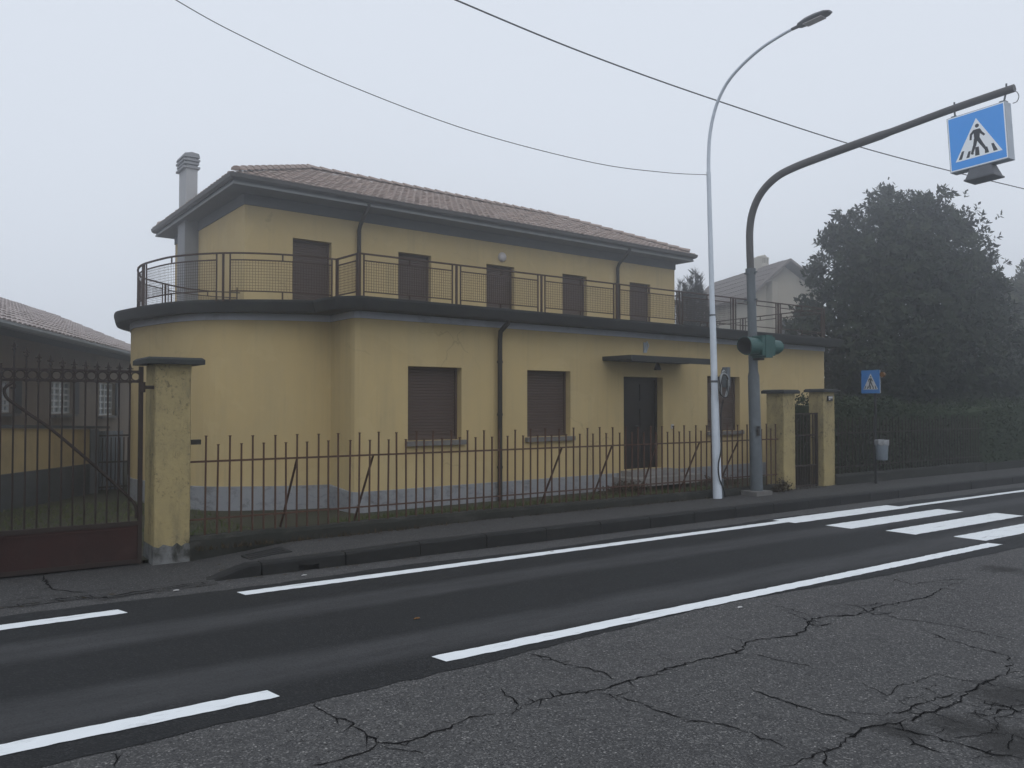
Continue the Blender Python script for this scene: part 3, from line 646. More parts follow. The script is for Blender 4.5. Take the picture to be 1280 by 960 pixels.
# old iron bracket above the canopy
s_, z_ = fr_s(804, 441); m = MB()
for dx in (0, 0.09): m.tube([pt(s_ + dx * 0.6, z_, -0.02), pt(s_ + dx + 0.03, z_ + 0.16, -0.05), pt(s_ + 0.09, z_ + 0.25, -0.03)], 0.016, 6)
m.obox(pt(s_ + 0.05, z_ + 0.12, -0.012), HU * 0.05, HN * 0.01, Vector((0, 0, 0.11))); m.build('iron_bracket', M['frame'], house)
s_, z_ = fr_s(840, 533); m = MB(); m.obox(pt(s_, z_, -0.012), HU * 0.04, HN * 0.01, Vector((0, 0, 0.05))); bell = m.build('doorbell', M['whitep'], house)
m = MB(); m.obox(pt(s_, z_, -0.026), HU * 0.014, HN * 0.004, Vector((0, 0, 0.014))); m.build('button', M['pipe'], bell)
s_, z_ = fr_s(862, 418); m = MB(); m.tube([pt(s_, z_ + 0.05, -0.03), pt(s_, z_, -0.16), pt(s_, z_ - 0.02, -0.22)], [0.02, 0.02, 0.03], 6); m.build('drain_spout', M['pipe'], house)
# ground floor downpipe with clamps
sp, _ = fr_s(621, 420); m = MB()
m.tube([pt(sp, ZT - 0.12, -0.4), pt(sp, ZB + 0.06, -0.34), pt(sp, ZB - 0.08, -0.12), pt(sp, ZB - 0.25, -0.1), pt(sp, 0.02, -0.1)], 0.047, 10)
dpipe = m.build('downpipe', M['pipe'], house, smooth=True)
for z in (0.7, 1.7, 2.7): m = MB(); m.tube([pt(sp, z - .02, -0.1), pt(sp, z + .02, -0.1)], 0.06, 10); m.build('clamp', M['pipe'], dpipe)

# ---------------- upper storey
U0 = Vector((5.78, 18.2, 0)); U1 = Vector((20.13, 18.95, 0)); UU = (U1 - U0).normalized(); UN = Vector((UU.y, -UU.x, 0)); LU = (U1 - U0).length
ZS = 6.54; ZW = 6.30; UZ0 = ZT - 0.02
BL_, BR_ = Vector((5.72, 24.0, 0)), Vector((19.75, 24.7, 0))
def up_s(px, py): p = on_wall(px, py, U0, UU); return (p - U0).dot(UU), p.z
uops = []
for x0, x1, yt in ((366, 414.5, 297), (498, 539, 314.5), (608, 643, 330), (703, 733.5, 342), (787, 813, 352)):
    a, zt = up_s(x0, yt); b, _ = up_s(x1, yt); uops.append([a, b, UZ0 + 0.06, zt])
zt = sum(o[3] for o in uops) / 5
for o in uops: o[3] = 0.5 * o[3] + 0.5 * zt
m = MB(); cut_wall(m, U0, UU, UN, 0, LU, UZ0, ZW, uops, 0.24)
for a, b in ((BL_, U0), (U1, BR_), (BR_, BL_)): m.quad(a + Vector((0, 0, UZ0)), b + Vector((0, 0, UZ0)), b + Vector((0, 0, ZW)), a + Vector((0, 0, ZW)))
m.build('upper_wall', M['plaster'], house, fix=False)
for o in uops: shutter(o, U0, UU, UN, 0.18, house, 'balcony_door', sill=False)
upl = [BL_, U0, U1, BR_]
m = MB(); fo = offset_line(upl, 0.025); fo[1] = U0 + UN * 0.025 - UU * 0.025; fo[2] = U1 + UN * 0.025 + UU * 0.025
m.grid([[p + Vector((0, 0, ZW)) for p in upl], [p + Vector((0, 0, ZW + 0.002)) for p in fo], [p + Vector((0, 0, ZS)) for p in fo]]); m.build('frieze', M['eave'], house, fix=False)
E0 = Vector((5.33, 17.5, 0)); E1 = Vector((20.45, 18.44, 0)); E2 = Vector((20.2, 25.3, 0)); E3 = Vector((5.30, 24.35, 0))
EV = [E0, E1, E2, E3]
m = MB(); m.prism([p + Vector((0, 0, ZS)) for p in EV], (0, 0, 0.05)); m.build('soffit', M['eave'], house)
ZE = ZS + 0.25                                                   # roof edge
def around(off): 
    c = sum(EV, Vector()) / 4; out = []
    for i, p in enumerate(EV):
        a = (p - EV[i - 1]).normalized(); b = (EV[(i + 1) % 4] - p).normalized(); n1 = Vector((a.y, -a.x, 0)); n2 = Vector((b.y, -b.x, 0)); mm = (n1 + n2).normalized(); out.append(p + mm * off / mm.dot(n1))
    return out
def loop(m, prof):
    rows = []
    for off, z in prof:
        o = around(off); o.append(o[0]); rows.append([p + Vector((0, 0, z)) for p in o])
    m.grid(rows); return m
loop(MB(), ((0.004, ZS - 0.004), (0.022, ZS - 0.004), (0.022, ZS + 0.04), (0.004, ZS + 0.045))).build('eave_bead', M['eave3'], house, fix=False)
loop(MB(), ((0.003, ZS + 0.046), (0.003, ZS + 0.2))).build('fascia', M['eave'], house, fix=False)
loop(MB(), ((0.004, ZS + 0.10), (0.05, ZS + 0.085), (0.105, ZS + 0.13), (0.12, ZS + 0.21), (0.11, ZS + 0.215), (0.01, ZS + 0.19))).build('gutter', M['eave2'], house, fix=False)
# roof
ZR = 8.12
RL = Vector((8.32, 20.9, ZR)); RR = Vector((17.2, 21.5, ZR))
ro = [p + Vector((0, 0, ZE - 0.03)) for p in around(0.04)]
m = MB(); m.quad(ro[0], ro[1], RR, RL); m.quad(ro[1], ro[2], RR); m.quad(ro[2], ro[3], RL, RR); m.quad(ro[3], ro[0], RL)
roof = m.build('roof', M['tile'], house)
def tile_field(a, b, c, d, col_w=0.2, row=0.33, skip_back=False):
    # a-b eave edge, d-c top edge (may be a point); columns run up the slope, real curved covers with stepped courses
    m = MB(); a, b, c, d = map(Vector, (a, b, c, d)); eu = (b - a).normalized(); n = eu.cross((d - a)); n.normalize()
    if n.z < 0: n = -n
    upv = n.cross(eu);
    if upv.z < 0: upv = -upv
    L = (b - a).length; H = (d - a).dot(upv); sl = (d - a).dot(eu) / H; sr = (b - c).dot(eu) / H
    nc = int(L / col_w); cw = L / nc; nr = int(H / row) + 1
    for i in range(nc):
        s0 = i * cw; sc = s0 + cw / 2
        hmax = H
        if sc < sl * H: hmax = sc / sl
        if L - sc < sr * H: hmax = min(hmax, (L - sc) / sr)
        k = 0
        while k * row < hmax - 0.03:
            v0 = k * row - 0.05; v1 = min((k + 1) * row, hmax); j = random.uniform(-0.012, 0.012); jz = random.uniform(-0.006, 0.006)
            r0, r1 = cw * 0.44, cw * 0.36
            vs = []
            for v, r, lift in ((v0, r0, 0.030 + jz), (v1, r1, 0.006 + jz)):
                for q in range(5):
                    th = math.pi * q / 4; vs.append(a + eu * (sc + j - r * math.cos(th)) + upv * v + n * (lift + r * 0.25 * math.sin(th)))
            m.add(vs, [(0, 1, 6, 5), (1, 2, 7, 6), (2, 3, 8, 7), (3, 4, 9, 8), (0, 4, 3, 2, 1)])
            k += 1
    return m
for q in ((ro[0], ro[1], RR, RL), (ro[3], ro[0], RL, RL), (ro[1], ro[2], RR, RR)):
    tile_field(*q).build('roof_tiles', M['tile'], roof, kind='stuff', fix=False)
def ridge_tiles(a, b, step=0.36):
    a = Vector(a); b = Vector(b); d = (b - a); L = d.length; d.normalize(); u = d.cross(Vector((0, 0, 1))).normalized(); w = u.cross(d); n = int(L / step)
    for i in range(n):
        p = a + d * (i * L / n); m = MB(); vs = []
        for t, r, lf in ((-0.04, 0.115, 0.05), (L / n, 0.10, 0.025)):
            for q in range(6):
                th = math.pi * (q / 5); vs.append(p + d * t + u * r * math.cos(th) + w * (r * 0.8 * math.sin(th) + lf))
        m.add(vs, [(k, k + 1, k + 7, k + 6) for k in range(5)] + [(5, 4, 3, 2, 1, 0), (6, 7, 8, 9, 10, 11)])
        m.build('ridge_tile', M['tile'], roof, fix=False)
for a, b in ((RL, RR), (ro[0], RL), (ro[1], RR), (ro[3], RL)): ridge_tiles(a + (b - a).normalized() * (0.0 if a is RL else 0.22), b)
# chimney breast and stack on the left gable wall
cY = on_x(248, 300, 5.74); yb = cY.y; xa = on_y(231, 300, yb).x; yc = on_x(222, 300, xa).y
m = MB(); m.box((xa, yb, UZ0), (5.75, yc, ZS + 0.3)); m.build('chimney_breast', M['breast'], house)
yb2 = yb + 0.02; zc_ = on_y(238, 210, yb).z; xr = on_y(247, 250, yb).x
m = MB(); m.box((xa + 0.02, yb2, ZS + 0.2), (xr, yc - 0.02, zc_)); ch = m.build('chimney', M['chim'], house)
ztop = on_y(236, 189.5, yb).z; hh = ztop - zc_
for k, (z, gx) in enumerate(((0.0, 0.05), (0.26, 0.03), (0.46, 0.05))):
    m = MB(); m.box((xa - gx, yb2 - gx, zc_ + z * hh), (xr + gx, yc + gx, zc_ + z * hh + 0.05)); m.build('chimney_course', M['breast'], ch)
    m = MB(); m.box((xa + 0.05, yb2 + 0.03, zc_ + z * hh + 0.05), (xr - 0.03, yc - 0.05, zc_ + (z + 0.24) * hh)); m.build('chimney_vent', M['chim'], ch)
m = MB(); zz = zc_ + 0.7 * hh; m.prism([(xa - 0.05, yb2 - 0.04, zz), (xr + 0.05, yb2 - 0.04, zz), (xr + 0.02, yb2 - 0.04, zz + 0.1), ((xa + xr) / 2, yb2 - 0.04, ztop), (xa - 0.02, yb2 - 0.04, zz + 0.08)], (0, yc - yb2 + 0.08, 0)); m.build('chimney_cap', M['breast'], ch)
# upper downpipes
for px, py in ((447, 300), (770, 345)):
    s_, _ = up_s(px, py); q = lambda s, z, d: U0 + UU * s + UN * d + Vector((0, 0, z)); m = MB()
    m.tube([q(s_ - 0.06, ZS + 0.06, 0.66), q(s_ - 0.06, ZS - 0.03, 0.62), q(s_ + 0.0, ZW - 0.10, 0.14), q(s_, ZW - 0.22, 0.08), q(s_, UZ0, 0.08)], 0.05, 8)
    m.build('downpipe', M['pipe'], house, smooth=True)
s_, z_ = up_s(627, 321.5); m = MB(); c_ = U0 + UU * s_ + Vector((0, 0, z_))
m.tube([c_, c_ + UN * 0.05, c_ + UN * 0.09, c_ + UN * 0.11], [0.13, 0.13, 0.10, 0.03], 14); m.build('wall_lamp', M['lampglass'], house, smooth=True)

# ---------------- balcony railing
ZRAIL = 4.45
rp = [(172.3, 338), (173.5, 334.5), (178, 331), (184, 328.7), (197, 325), (215, 321), (240, 318.3), (272, 316.5), (300, 316.2), (330, 317), (360, 318.6), (390, 321), (421, 324.3)]
front_pl = catmull([on_z(x, y, ZRAIL) for x, y in rp], 4)
cr = on_z(449, 316.5, ZRAIL); far_r = on_z(1030, 386, ZRAIL)
c2 = Vector((cr.x - 0.0, front_pl[-1].y, ZRAIL)); 
rear = catmull([on_z(x, y, ZRAIL) for x, y in ((172.3, 338), (174, 343), (179, 347.5), (196, 352.3), (216, 357.2), (235, 361))], 3)
rear_end = [Vector((5.3, 18.9, 4.33)), Vector((5.66, 18.35, 4.25))]
rear_end = [on_y(262, 364, 19.3), on_y(299, 366, 18.12)]
rail = MB()
def h_rail(m, pl, dz=0.0, w=0.034, h=0.026):
    for a, b in zip(pl[:-1], pl[1:]): m.bar(a + Vector((0, 0, dz)), b + Vector((0, 0, dz)), w, h)
main = front_pl + [cr, far_r]
bk = on_z(907, 400.6, ZRAIL); right_rail = [far_r, far_r + (bk - far_r) * 1.3]
for pl in (main, rear + rear_end, right_rail): h_rail(rail, pl)
railing = rail.build('balcony_railing', M['rail'], house)
ZL = ZT - 0.03
def lerp_path(pl, px, py):    # point of the path nearest to the pixel's plan position
    p = on_z(px, py, ZRAIL); best = None
    for a, b in zip(pl[:-1], pl[1:]):
        t = max(0, min(1, (p - a).dot(b - a) / max(1e-9, (b - a).length_squared))); q = a + (b - a) * t
        if best is None or (q - p).length < best[0]: best = ((q - p).length, q)
    return best[1]
def post(p, w=0.034): m = MB(); m.obox((p.x, p.y, (ZRAIL + ZL) / 2), (w / 2, 0, 0), (0, w / 2, 0), (0, 0, (ZRAIL - ZL) / 2)); m.build('post', M['rail'], railing)
def sub_path(pl, a, b):       # part of a polyline between two points lying on it
    out = []; st = False; acc = []
    def par(q):
        L = 0; best = None
        for u, v in zip(pl[:-1], pl[1:]):
            t = max(0, min(1, (q - u).dot(v - u) / max(1e-9, (v - u).length_squared))); w = u + (v - u) * t
            if best is None or (w - q).length < best[0] - 1e-7: best = ((w - q).length, L + (v - u).length * t)
            L += (v - u).length
        return best[1]
    s0, s1 = sorted((par(a), par(b))); return s0, s1
def point_at(pl, s):
    for u, v in zip(pl[:-1], pl[1:]):
        l = (v - u).length
        if s <= l: return u + (v - u) * (s / l)
        s -= l
    return pl[-1]
def panel(pl, s0, s1, wires=True, cell=0.046):
    n = max(2, int((s1 - s0) / 0.25)); P = [point_at(pl, s0 + (s1 - s0) * i / n) for i in range(n + 1)]
    zt_, zb_ = -0.115, -(ZRAIL - ZL) + 0.17
    m = MB(); h_rail(m, P, zt_, 0.02, 0.02); h_rail(m, P, zb_, 0.02, 0.02)
    for p in (P[0], P[-1]): m.obox((p.x, p.y, (ZRAIL + ZL) / 2), (0.011, 0, 0), (0, 0.011, 0), (0, 0, (ZRAIL - ZL) / 2))
    mid = point_at(pl, (s0 + s1) / 2)
    if s1 - s0 > 0.9:
        m.bar(mid, mid + Vector((0, 0, zt_)), 0.022); m.bar(mid + Vector((0, 0, zb_)), mid + Vector((0, 0, ZL - ZRAIL)), 0.022)
    fr = m.build('railing_panel', M['rail'], railing)
    if not wires: return
    m = MB(); t = 0.0022
    nv = max(2, int((s1 - s0) / cell))
    for i in range(1, nv):
        p = point_at(pl, s0 + (s1 - s0) * i / nv); m.obox(p + Vector((0, 0, (zt_ + zb_) / 2)), (t, 0, 0), (0, t, 0), (0, 0, (zt_ - zb_) / 2))
    nh = max(2, int((zt_ - zb_) / cell))
    for k in range(1, nh): h_rail(m, P, zb_ + (zt_ - zb_) * k / nh, 2 * t, 2 * t)
    w = m.build('wire_mesh', M['rail'], railing); w['kind'] = 'stuff'
straight = [cr, far_r]
Ls = (far_r - cr).length
stops = [0.0] + [(lerp_path(straight, x, y) - cr).length for x, y in ((568, 331.7), (669, 345.3), (757, 357.3), (834.5, 366.5), (904, 374), (965, 380))] + [Ls]
for i, s in enumerate(stops):
    post(point_at(straight, s))
    if i: panel(straight, stops[i - 1] + 0.09, s - 0.09, wires=i < len(stops) - 2)
ret = [front_pl[-1], cr]; Lr = (cr - front_pl[-1]).length; post(front_pl[-1]); panel(ret, 0.05, Lr - 0.08)
LB = sum((b - a).length for a, b in zip(front_pl[:-1], front_pl[1:]))
sb = [sub_path(front_pl, lerp_path(front_pl, x, y), front_pl[0])[1] for x, y in ((180.5, 330), (279.5, 316.4))]
for s in sb: post(point_at(front_pl, s))
panel(front_pl, 0.02, sb[0] - 0.1); panel(front_pl, sb[0] + 0.12, sb[1] - 0.12); panel(front_pl, sb[1] + 0.12, LB - 0.09)
rr_ = rear + rear_end; Lrr = sum((b - a).length for a, b in zip(rr_[:-1], rr_[1:]))
for s in (0.42 * Lrr,): post(point_at(rr_, s)); panel(rr_, 0.1, s - 0.1); panel(rr_, s + 0.1, Lrr * 0.98)
Lq = (right_rail[1] - right_rail[0]).length
for s in (0.33, 0.62): post(point_at(right_rail, s * Lq))
panel(right_rail, 0.1, 0.33 * Lq - 0.1, False); panel(right_rail, 0.33 * Lq + 0.1, 0.62 * Lq - 0.1, False); panel(right_rail, 0.62 * Lq + 0.1, Lq, False)

# ------------------------------------------------------------------ street fence, piers, gates
YF = 10.40
def pier(name, label, x0, x1, y0, y1, ztop, capz, over, group, base_z=-0.02):
    t = empty(name, ((x0 + x1) / 2, (y0 + y1) / 2, 0.0), label, 'gate pillar', group); m = MB()
    nz = 14; rows = []
    for k in range(nz + 1):
        z = base_z + (ztop - base_z) * k / nz; j = lambda: random.uniform(-0.004, 0.004); c = 0.012
        ring = [(x0 + c, y0), (x1 - c, y0), (x1, y0 + c), (x1, y1 - c), (x1 - c, y1), (x0 + c, y1), (x0, y1 - c), (x0, y0 + c)]
        ring = [(a + j(), b + j(), z) for a, b in ring]; ring.append(ring[0]); rows.append(ring)
    m.grid(rows); m.build('shaft', M['pier'], t, smooth=False)
    m = MB(); o = over; c = 0.015
    m.hexa([(x0 - o, y0 - o, ztop), (x1 + o, y0 - o, ztop), (x1 + o, y1 + o, ztop), (x0 - o, y1 + o, ztop), (x0 - o - .0, y0 - o, capz - 0.025), (x1 + o, y0 - o, capz - 0.025), (x1 + o, y1 + o, capz - 0.025), (x0 - o, y1 + o, capz - 0.025)])
    m.hexa([(x0 - o, y0 - o, capz - 0.0249), (x1 + o, y0 - o, capz - 0.0249), (x1 + o, y1 + o, capz - 0.0249), (x0 - o, y1 + o, capz - 0.0249), (x0 - o + .03, y0 - o + .03, capz), (x1 + o - .03, y0 - o + .03, capz), (x1 + o - .03, y1 + o - .03, capz), (x0 - o + .03, y1 + o - .03, capz)])
    m.build('cap', M['slab'], t); return t
GP = pier('gate_pillar', 'tall weathered yellow gate pillar between the iron driveway gate and the fence', 2.255, 2.66, 10.32, 10.84, 2.37, 2.45, 0.125, 'yellow gate pillars')
bk_ = on_y(245.5, 552.5, 10.5); m = MB(); m.box((2.655, 10.46, bk_.z - 0.03), (2.655 + 0.16, 10.54, bk_.z + 0.03)); m.build('iron_bracket', M['pipe'], GP)
# eroded grey base of that pillar
m = MB(); rows = []
for z, g in ((-0.02, 0.02), (0.12, 0.012), (0.2, 0.008), (0.235, 0.004)):
    rows.append([(2.255 - g, 10.84, z), (2.255 - g, 10.32 - g, z)] + [(2.255 + 0.405 * k / 8, 10.32 - g, z + (random.uniform(-0.02, 0.03) if z > 0.19 else 0)) for k in range(1, 8)] + [(2.66 + g, 10.32 - g, z), (2.66 + g, 10.84, z)])
m.grid(rows); m.build('base_render', M['pierbase'], GP, fix=False)
WP1 = pier('gate_pillar', 'short yellow pillar on the left of the narrow garden gate, behind the signal mast', 14.12, 14.50, 10.36, 10.78, 2.11, 2.19, 0.07, 'yellow gate pillars')
WP2 = pier('gate_pillar', 'short yellow pillar with a small number plate, right of the narrow garden gate', 15.47, 15.87, 10.36, 10.72, 2.15, 2.22, 0.07, 'yellow gate pillars')
q = on_y(1037, 498, 10.355); m = MB(); m.box((q.x - 0.085, 10.335, q.z - 0.055), (q.x + 0.085, 10.357, q.z + 0.055)); pl_ = m.build('number_plate', M['pipe'], WP2)
m = MB(); m.box((q.x - 0.07, 10.331, q.z + 0.0), (q.x + 0.07, 10.336, q.z + 0.04)); m.box((q.x - 0.05, 10.331, q.z - 0.035), (q.x - 0.01, 10.336, q.z - 0.008)); m.build('plate_print', M['whitep'], pl_)

def fence(label, x0, x1, base_top, zb, zrail, zlow, tall, short, spacing, iron='rust'):
    t = empty('iron_fence', ((x0 + x1) / 2, YF, 0), label, 'fence', 'rusty iron fences along the pavement')
    m = MB(); n = max(4, int((x1 - x0) / 0.3)); rows = [[], [], [], [], []]
    for k in range(n + 1):
        x = x0 - 0.135 + (x1 + 0.135 - x0) * k / n; jz = random.uniform(-0.012, 0.012); jy = random.uniform(-0.012, 0.012)
        for r_, (yy, zz) in zip(rows, ((YF - 0.10 + jy, zb), (YF - 0.09 + jy, base_top - 0.04 + jz), (YF - 0.065, base_top + jz * .5), (YF + 0.09, base_top + jz * .5), (YF + 0.11, zb))): r_.append((x, yy, zz))
    m.grid(rows); m.build('base_wall', M['mossy'], t, fix=False, smooth=False)
    m = MB(); m.bar((x0 - 0.14, YF, zrail), (x1 + 0.03, YF, zrail), 0.026, 0.024); m.build('rail', M[iron], t)
    m = MB(); m.bar((x0 - 0.14, YF, zlow), (x1, YF, zlow), 0.024, 0.02); m.build('rail', M[iron], t)
    mt = MB().box((-0.0095, -0.0095, base_top - 0.02), (0.0095, 0.0095, tall)); mt.box((-0.0145, -0.0145, tall), (0.0145, 0.0145, tall + 0.011)); mt = mt.mesh('bar', M[iron])
    ms = MB().box((-0.0095, -0.0095, base_top - 0.02), (0.0095, 0.0095, short)); ms.box((-0.0145, -0.0145, short), (0.0145, 0.0145, short + 0.011)); ms = ms.mesh('bar', M[iron])
    n = int((x1 - x0) / spacing); x = x0 + 0.06
    k = 0
    while x < x1 - 0.02:
        o = inst('bar', mt if k % 2 == 0 else ms, (x + random.uniform(-0.006, 0.006), YF, random.uniform(-0.008, 0.006)), t)
        o.rotation_euler = (random.uniform(-0.005, 0.005), random.uniform(-0.009, 0.009), 0)
        x += spacing; k += 1
    return t
FN = fence('long rusty iron bar fence on a low mossy wall in front of the yellow house', 2.79, 13.95, 0.31, 0.0, 1.20, 0.50, 1.50, 1.40, 0.1455)
for px, qx, qy in ((372, 355, 640), (467, 447, 636), (703, 681, 617), (765.6, 744, 613), (822, 803, 608), (875, 854, 603), (923.6, 902, 597)):
    X = on_y(px, 560, YF).x; b = on_x(qx, qy, X); m = MB(); m.bar((X, YF + 0.015, 1.19), (X, max(b.y, YF + 0.2), b.z), 0.024, 0.02); b2 = Vector((X, max(b.y, YF + 0.2), b.z))
    d = (b2 - Vector((X, YF, 1.19))); e = Vector((X, YF, 1.19)) + d * ((1.19 - 0.07) / max(0.2, 1.19 - b2.z)); m.bar(b2, e, 0.024, 0.02); m.build('brace', M['rust'], FN)
FR = fence('dark rusty iron bar fence with the hedge behind it, right of the garden gate', 15.98, 22.4, 0.40, 0.0, 1.27, 0.55, 1.60, 1.52, 0.135, 'oldiron')

# narrow garden gate
wg = empty('garden_gate', (15.0, 10.52, 0.1), 'narrow rusty iron garden gate between two short yellow pillars', 'gate')
yG = 10.52; xg0, xg1 = 14.54, 15.44; zt_ = on_y(1008, 516, yG).z
m = MB()
for x in (xg0, xg1): m.box((x - 0.025, yG - 0.025, 0.12), (x + 0.025, yG + 0.025, zt_))
for z in (zt_ - 0.02, 1.25, 0.62, 0.2): m.bar((xg0, yG, z), (xg1, yG, z), 0.03, 0.03)
m.build('gate_frame', M['gatebar'], wg)
bm_ = MB().box((-0.01, -0.01, 0.16), (0.01, 0.01, zt_ - 0.02)).mesh('bar', M['gatebar'])
for k in range(7): inst('bar', bm_, (xg0 + (k + 1) * (xg1 - xg0) / 8, yG, 0), wg)
bs_ = MB().box((-0.008, -0.008, 0.205), (0.008, 0.008, 0.605)).mesh('short_bar', M['gatebar'])
for k in range(8): inst('short_bar', bs_, (xg0 + (k + 0.5) * (xg1 - xg0) / 8, yG, 0), wg)
m = MB(); m.tube([(xg1 - 0.2, yG - 0.02, 1.2), (xg1 - 0.2, yG - 0.06, 1.2), (xg1 - 0.12, yG - 0.06, 1.2)], 0.01, 6); m.build('handle', M['gatebar'], wg)

# driveway gate (the leaf that is in view)
dg = empty('driveway_gate', (0.9, YF, 0.03), 'dark red iron driveway gate with spear tops, rings and a solid lower panel', 'gate')
gx = lambda px, py=560: on_y(px, py, YF)
xs_ = gx(175.5).x; xl = gx(-3.0).x
zt1 = gx(90, 462.8).z; zt0 = gx(90, 476).z; zp1 = gx(90, 660).z; zb_ = 0.05
m = MB()
m.box((xs_ - 0.024, YF - 0.024, zb_), (xs_ + 0.022, YF + 0.024, zt1 + 0.06)); m.box((xl - 0.04, YF - 0.03, zb_), (xl + 0.03, YF + 0.03, zt1 + 0.06))
for z in (zt1, zt0): m.bar((xl, YF, z), (xs_, YF, z), 0.03, 0.024)
m.bar((xl, YF, zp1), (xs_, YF, zp1), 0.045, 0.05)
m.bar((xl, YF, zb_ + 0.03), (xs_, YF, zb_ + 0.03), 0.04, 0.05)
m.build('gate_frame', M['gatebar'], dg)
m = MB(); m.box((xl + 0.03, YF - 0.012, zb_ + 0.055), (xs_ - 0.0245, YF + 0.004, zp1 - 0.026)); m.build('lower_panel', M['gate'], dg)
m = MB(); xm_ = gx(6).x; m.box((xl + 0.06, YF - 0.02, zb_ + 0.1), (xl + 0.09, YF - 0.013, zp1 - 0.05)); m.box((xl + 0.06, YF - 0.02, zp1 - 0.07), (xs_ - 0.08, YF - 0.0125, zp1 - 0.05)); m.build('panel_moulding', M['gate'], dg)
tips = {16: 425, 32: 433, 47: 440, 62.5: 444, 77: 446.5, 92: 448.5, 106.5: 450, 120.6: 451.5, 134: 452.5, 147.6: 453, 161.7: 454}
X0, X1 = gx(16).x, gx(161.7).x
for k, px in enumerate(tips):
    X = X0 + (X1 - X0) * k / 10; zt = gx(px + 1.0, tips[px]).z; m = MB()
    m.tube([(X, YF, zp1), (X, YF, zt - 0.1)], 0.0105, 6)
    m.tube([(X, YF, zt - 0.115), (X, YF, zt - 0.10), (X, YF, zt - 0.075), (X, YF, zt - 0.06), (X, YF, zt)], [0.012, 0.024, 0.012, 0.018, 0.002], 6)
    m.bar((X - 0.034, YF, zt - 0.065), (X + 0.034, YF, zt - 0.065), 0.012, 0.012)
    for z in (zt1, zt0): m.tube([(X, YF, z - 0.018), (X, YF, z + 0.018)], 0.021, 6)
    m.build('bar', M['gatebar'], dg)
rg = MB().ring((0, 0, 0), (zt1 - zt0) / 2 - 0.012, 0.008, Vector((1, 0, 0)), Vector((0, 0, 1))).mesh('ring', M['gatebar'])
for k in range(-1, 11): inst('ring', rg, (X0 + (X1 - X0) * (k + 0.5) / 10, YF, (zt1 + zt0) / 2), dg)
m = MB(); m.tube(catmull([gx(16, 478), gx(7, 484), gx(5.5, 491), gx(10, 499), gx(20, 506), gx(40, 520), gx(62, 535), gx(110, 575), gx(150, 611), gx(166, 627), gx(170, 636), gx(170, 648)], 4), 0.017, 7); m.build('brace', M['gatebar'], dg, smooth=True)
m = MB(); m.tube(catmull([gx(16, 478), gx(19, 482), gx(17, 486), gx(13, 484)], 4), 0.012, 6); m.build('scroll', M['gatebar'], dg, smooth=True)
m = MB(); h_ = gx(176, 484); m.bar((xs_, YF, h_.z), (2.27, YF, h_.z), 0.05, 0.04); m.tube([(xs_ + 0.01, YF - 0.02, h_.z - 0.06), (xs_ + 0.01, YF - 0.02, h_.z + 0.06)], 0.035, 8); m.build('hinge', M['gatebar'], dg)

# ------------------------------------------------------------------ street lamp
XL = on_y(897, 619, 10.15).x
lampx = lambda px, py: on_x(px, py, XL)
lp = empty('street_lamp', (XL, 10.15, 0.17), 'tall pale galvanised street lamp with a curved arm over the road', 'street lamp')
pp = [(XL, 10.15, 0.12)] + [lampx(x, y) + Vector((0, 0, 0)) for x, y in ((893.5, 540), (889.5, 430), (887, 300), (885.7, 215))]
base = Vector((XL, 10.15, 0.12)); topp = lampx(885.7, 215)
path = [base + (topp - base) * t for t in (0, 0.12, 0.3, 0.33, 0.55, 0.57, 0.8, 1)]
m = MB(); m.tube(path, [0.085, 0.078, 0.07, 0.062, 0.058, 0.05, 0.044, 0.04], 14); m.build('pole', M['galv'], lp, smooth=True)
m = MB(); arm = catmull([topp] + [lampx(x, y) for x, y in ((885.8, 195), (887, 172), (891, 148), (898, 125), (910, 102), (928, 81), (952, 60), (975, 45), (990, 36.5))], 5)
m.tube(arm, [0.034 - 0.010 * i / (len(arm) - 1) for i in range(len(arm))], 10); m.build('arm', M['galv'], lp, smooth=True)
for t in (0.16, 0.30, 0.36, 0.56):
    c_ = base + (topp - base) * t; m = MB(); m.tube([c_ - Vector((0, 0, 0.02)), c_ + Vector((0, 0, 0.02))], 0.083 - 0.05 * t, 14); m.build('collar', M['galv2'], lp)
h0, h1 = lampx(991, 36), lampx(1038, 14); hd = (h1 - h0).normalized(); hu = Vector((1, 0, 0)); hw = hd.cross(hu).normalized()
if hw.z < 0: hw = -hw
L = (h1 - h0).length; rows = []
for t, w, a, b in ((-0.02, 0.04, 0.025, -0.03), (0.14, 0.045, 0.03, -0.035), (0.2, 0.10, 0.05, -0.05), (0.4, 0.14, 0.085, -0.05), (0.65, 0.145, 0.085, -0.045), (0.88, 0.13, 0.06, -0.035), (1.0, 0.07, 0.02, -0.02)):
    c_ = h0 + hd * L * t
    ring = [c_ + hu * (0.85 * w * math.cos(q)) + hw * 0.8 * (a * math.sin(q) if math.sin(q) > 0 else -b * math.sin(q)) for q in [2 * math.pi * k / 14 for k in range(14)]]; ring.append(ring[0]); rows.append(ring)
m = MB(); m.grid(rows); m.quad(*rows[0][:-1]); m.quad(*rows[-1][:-1]); head = m.build('lamp_head', M['lampgrey'], lp, smooth=True)
m = MB(); c_ = h0 + hd * L * 0.58 - hw * 0.047; m.obox(c_ + hw * 0.008, hd * L * 0.24, hu * 0.08, hw * 0.006); m.build('lens', M['lampglass'], head)
bz = on_y(907, 466, 10.2); m = MB(); bx = on_y(904.8, 466, 10.22)
m.box((bx.x - 0.01, 10.13, on_y(905, 484, 10.2).z), (bx.x + 0.075, 10.25, on_y(905, 459, 10.2).z)); jb = m.build('junction_box', M['box'], lp)
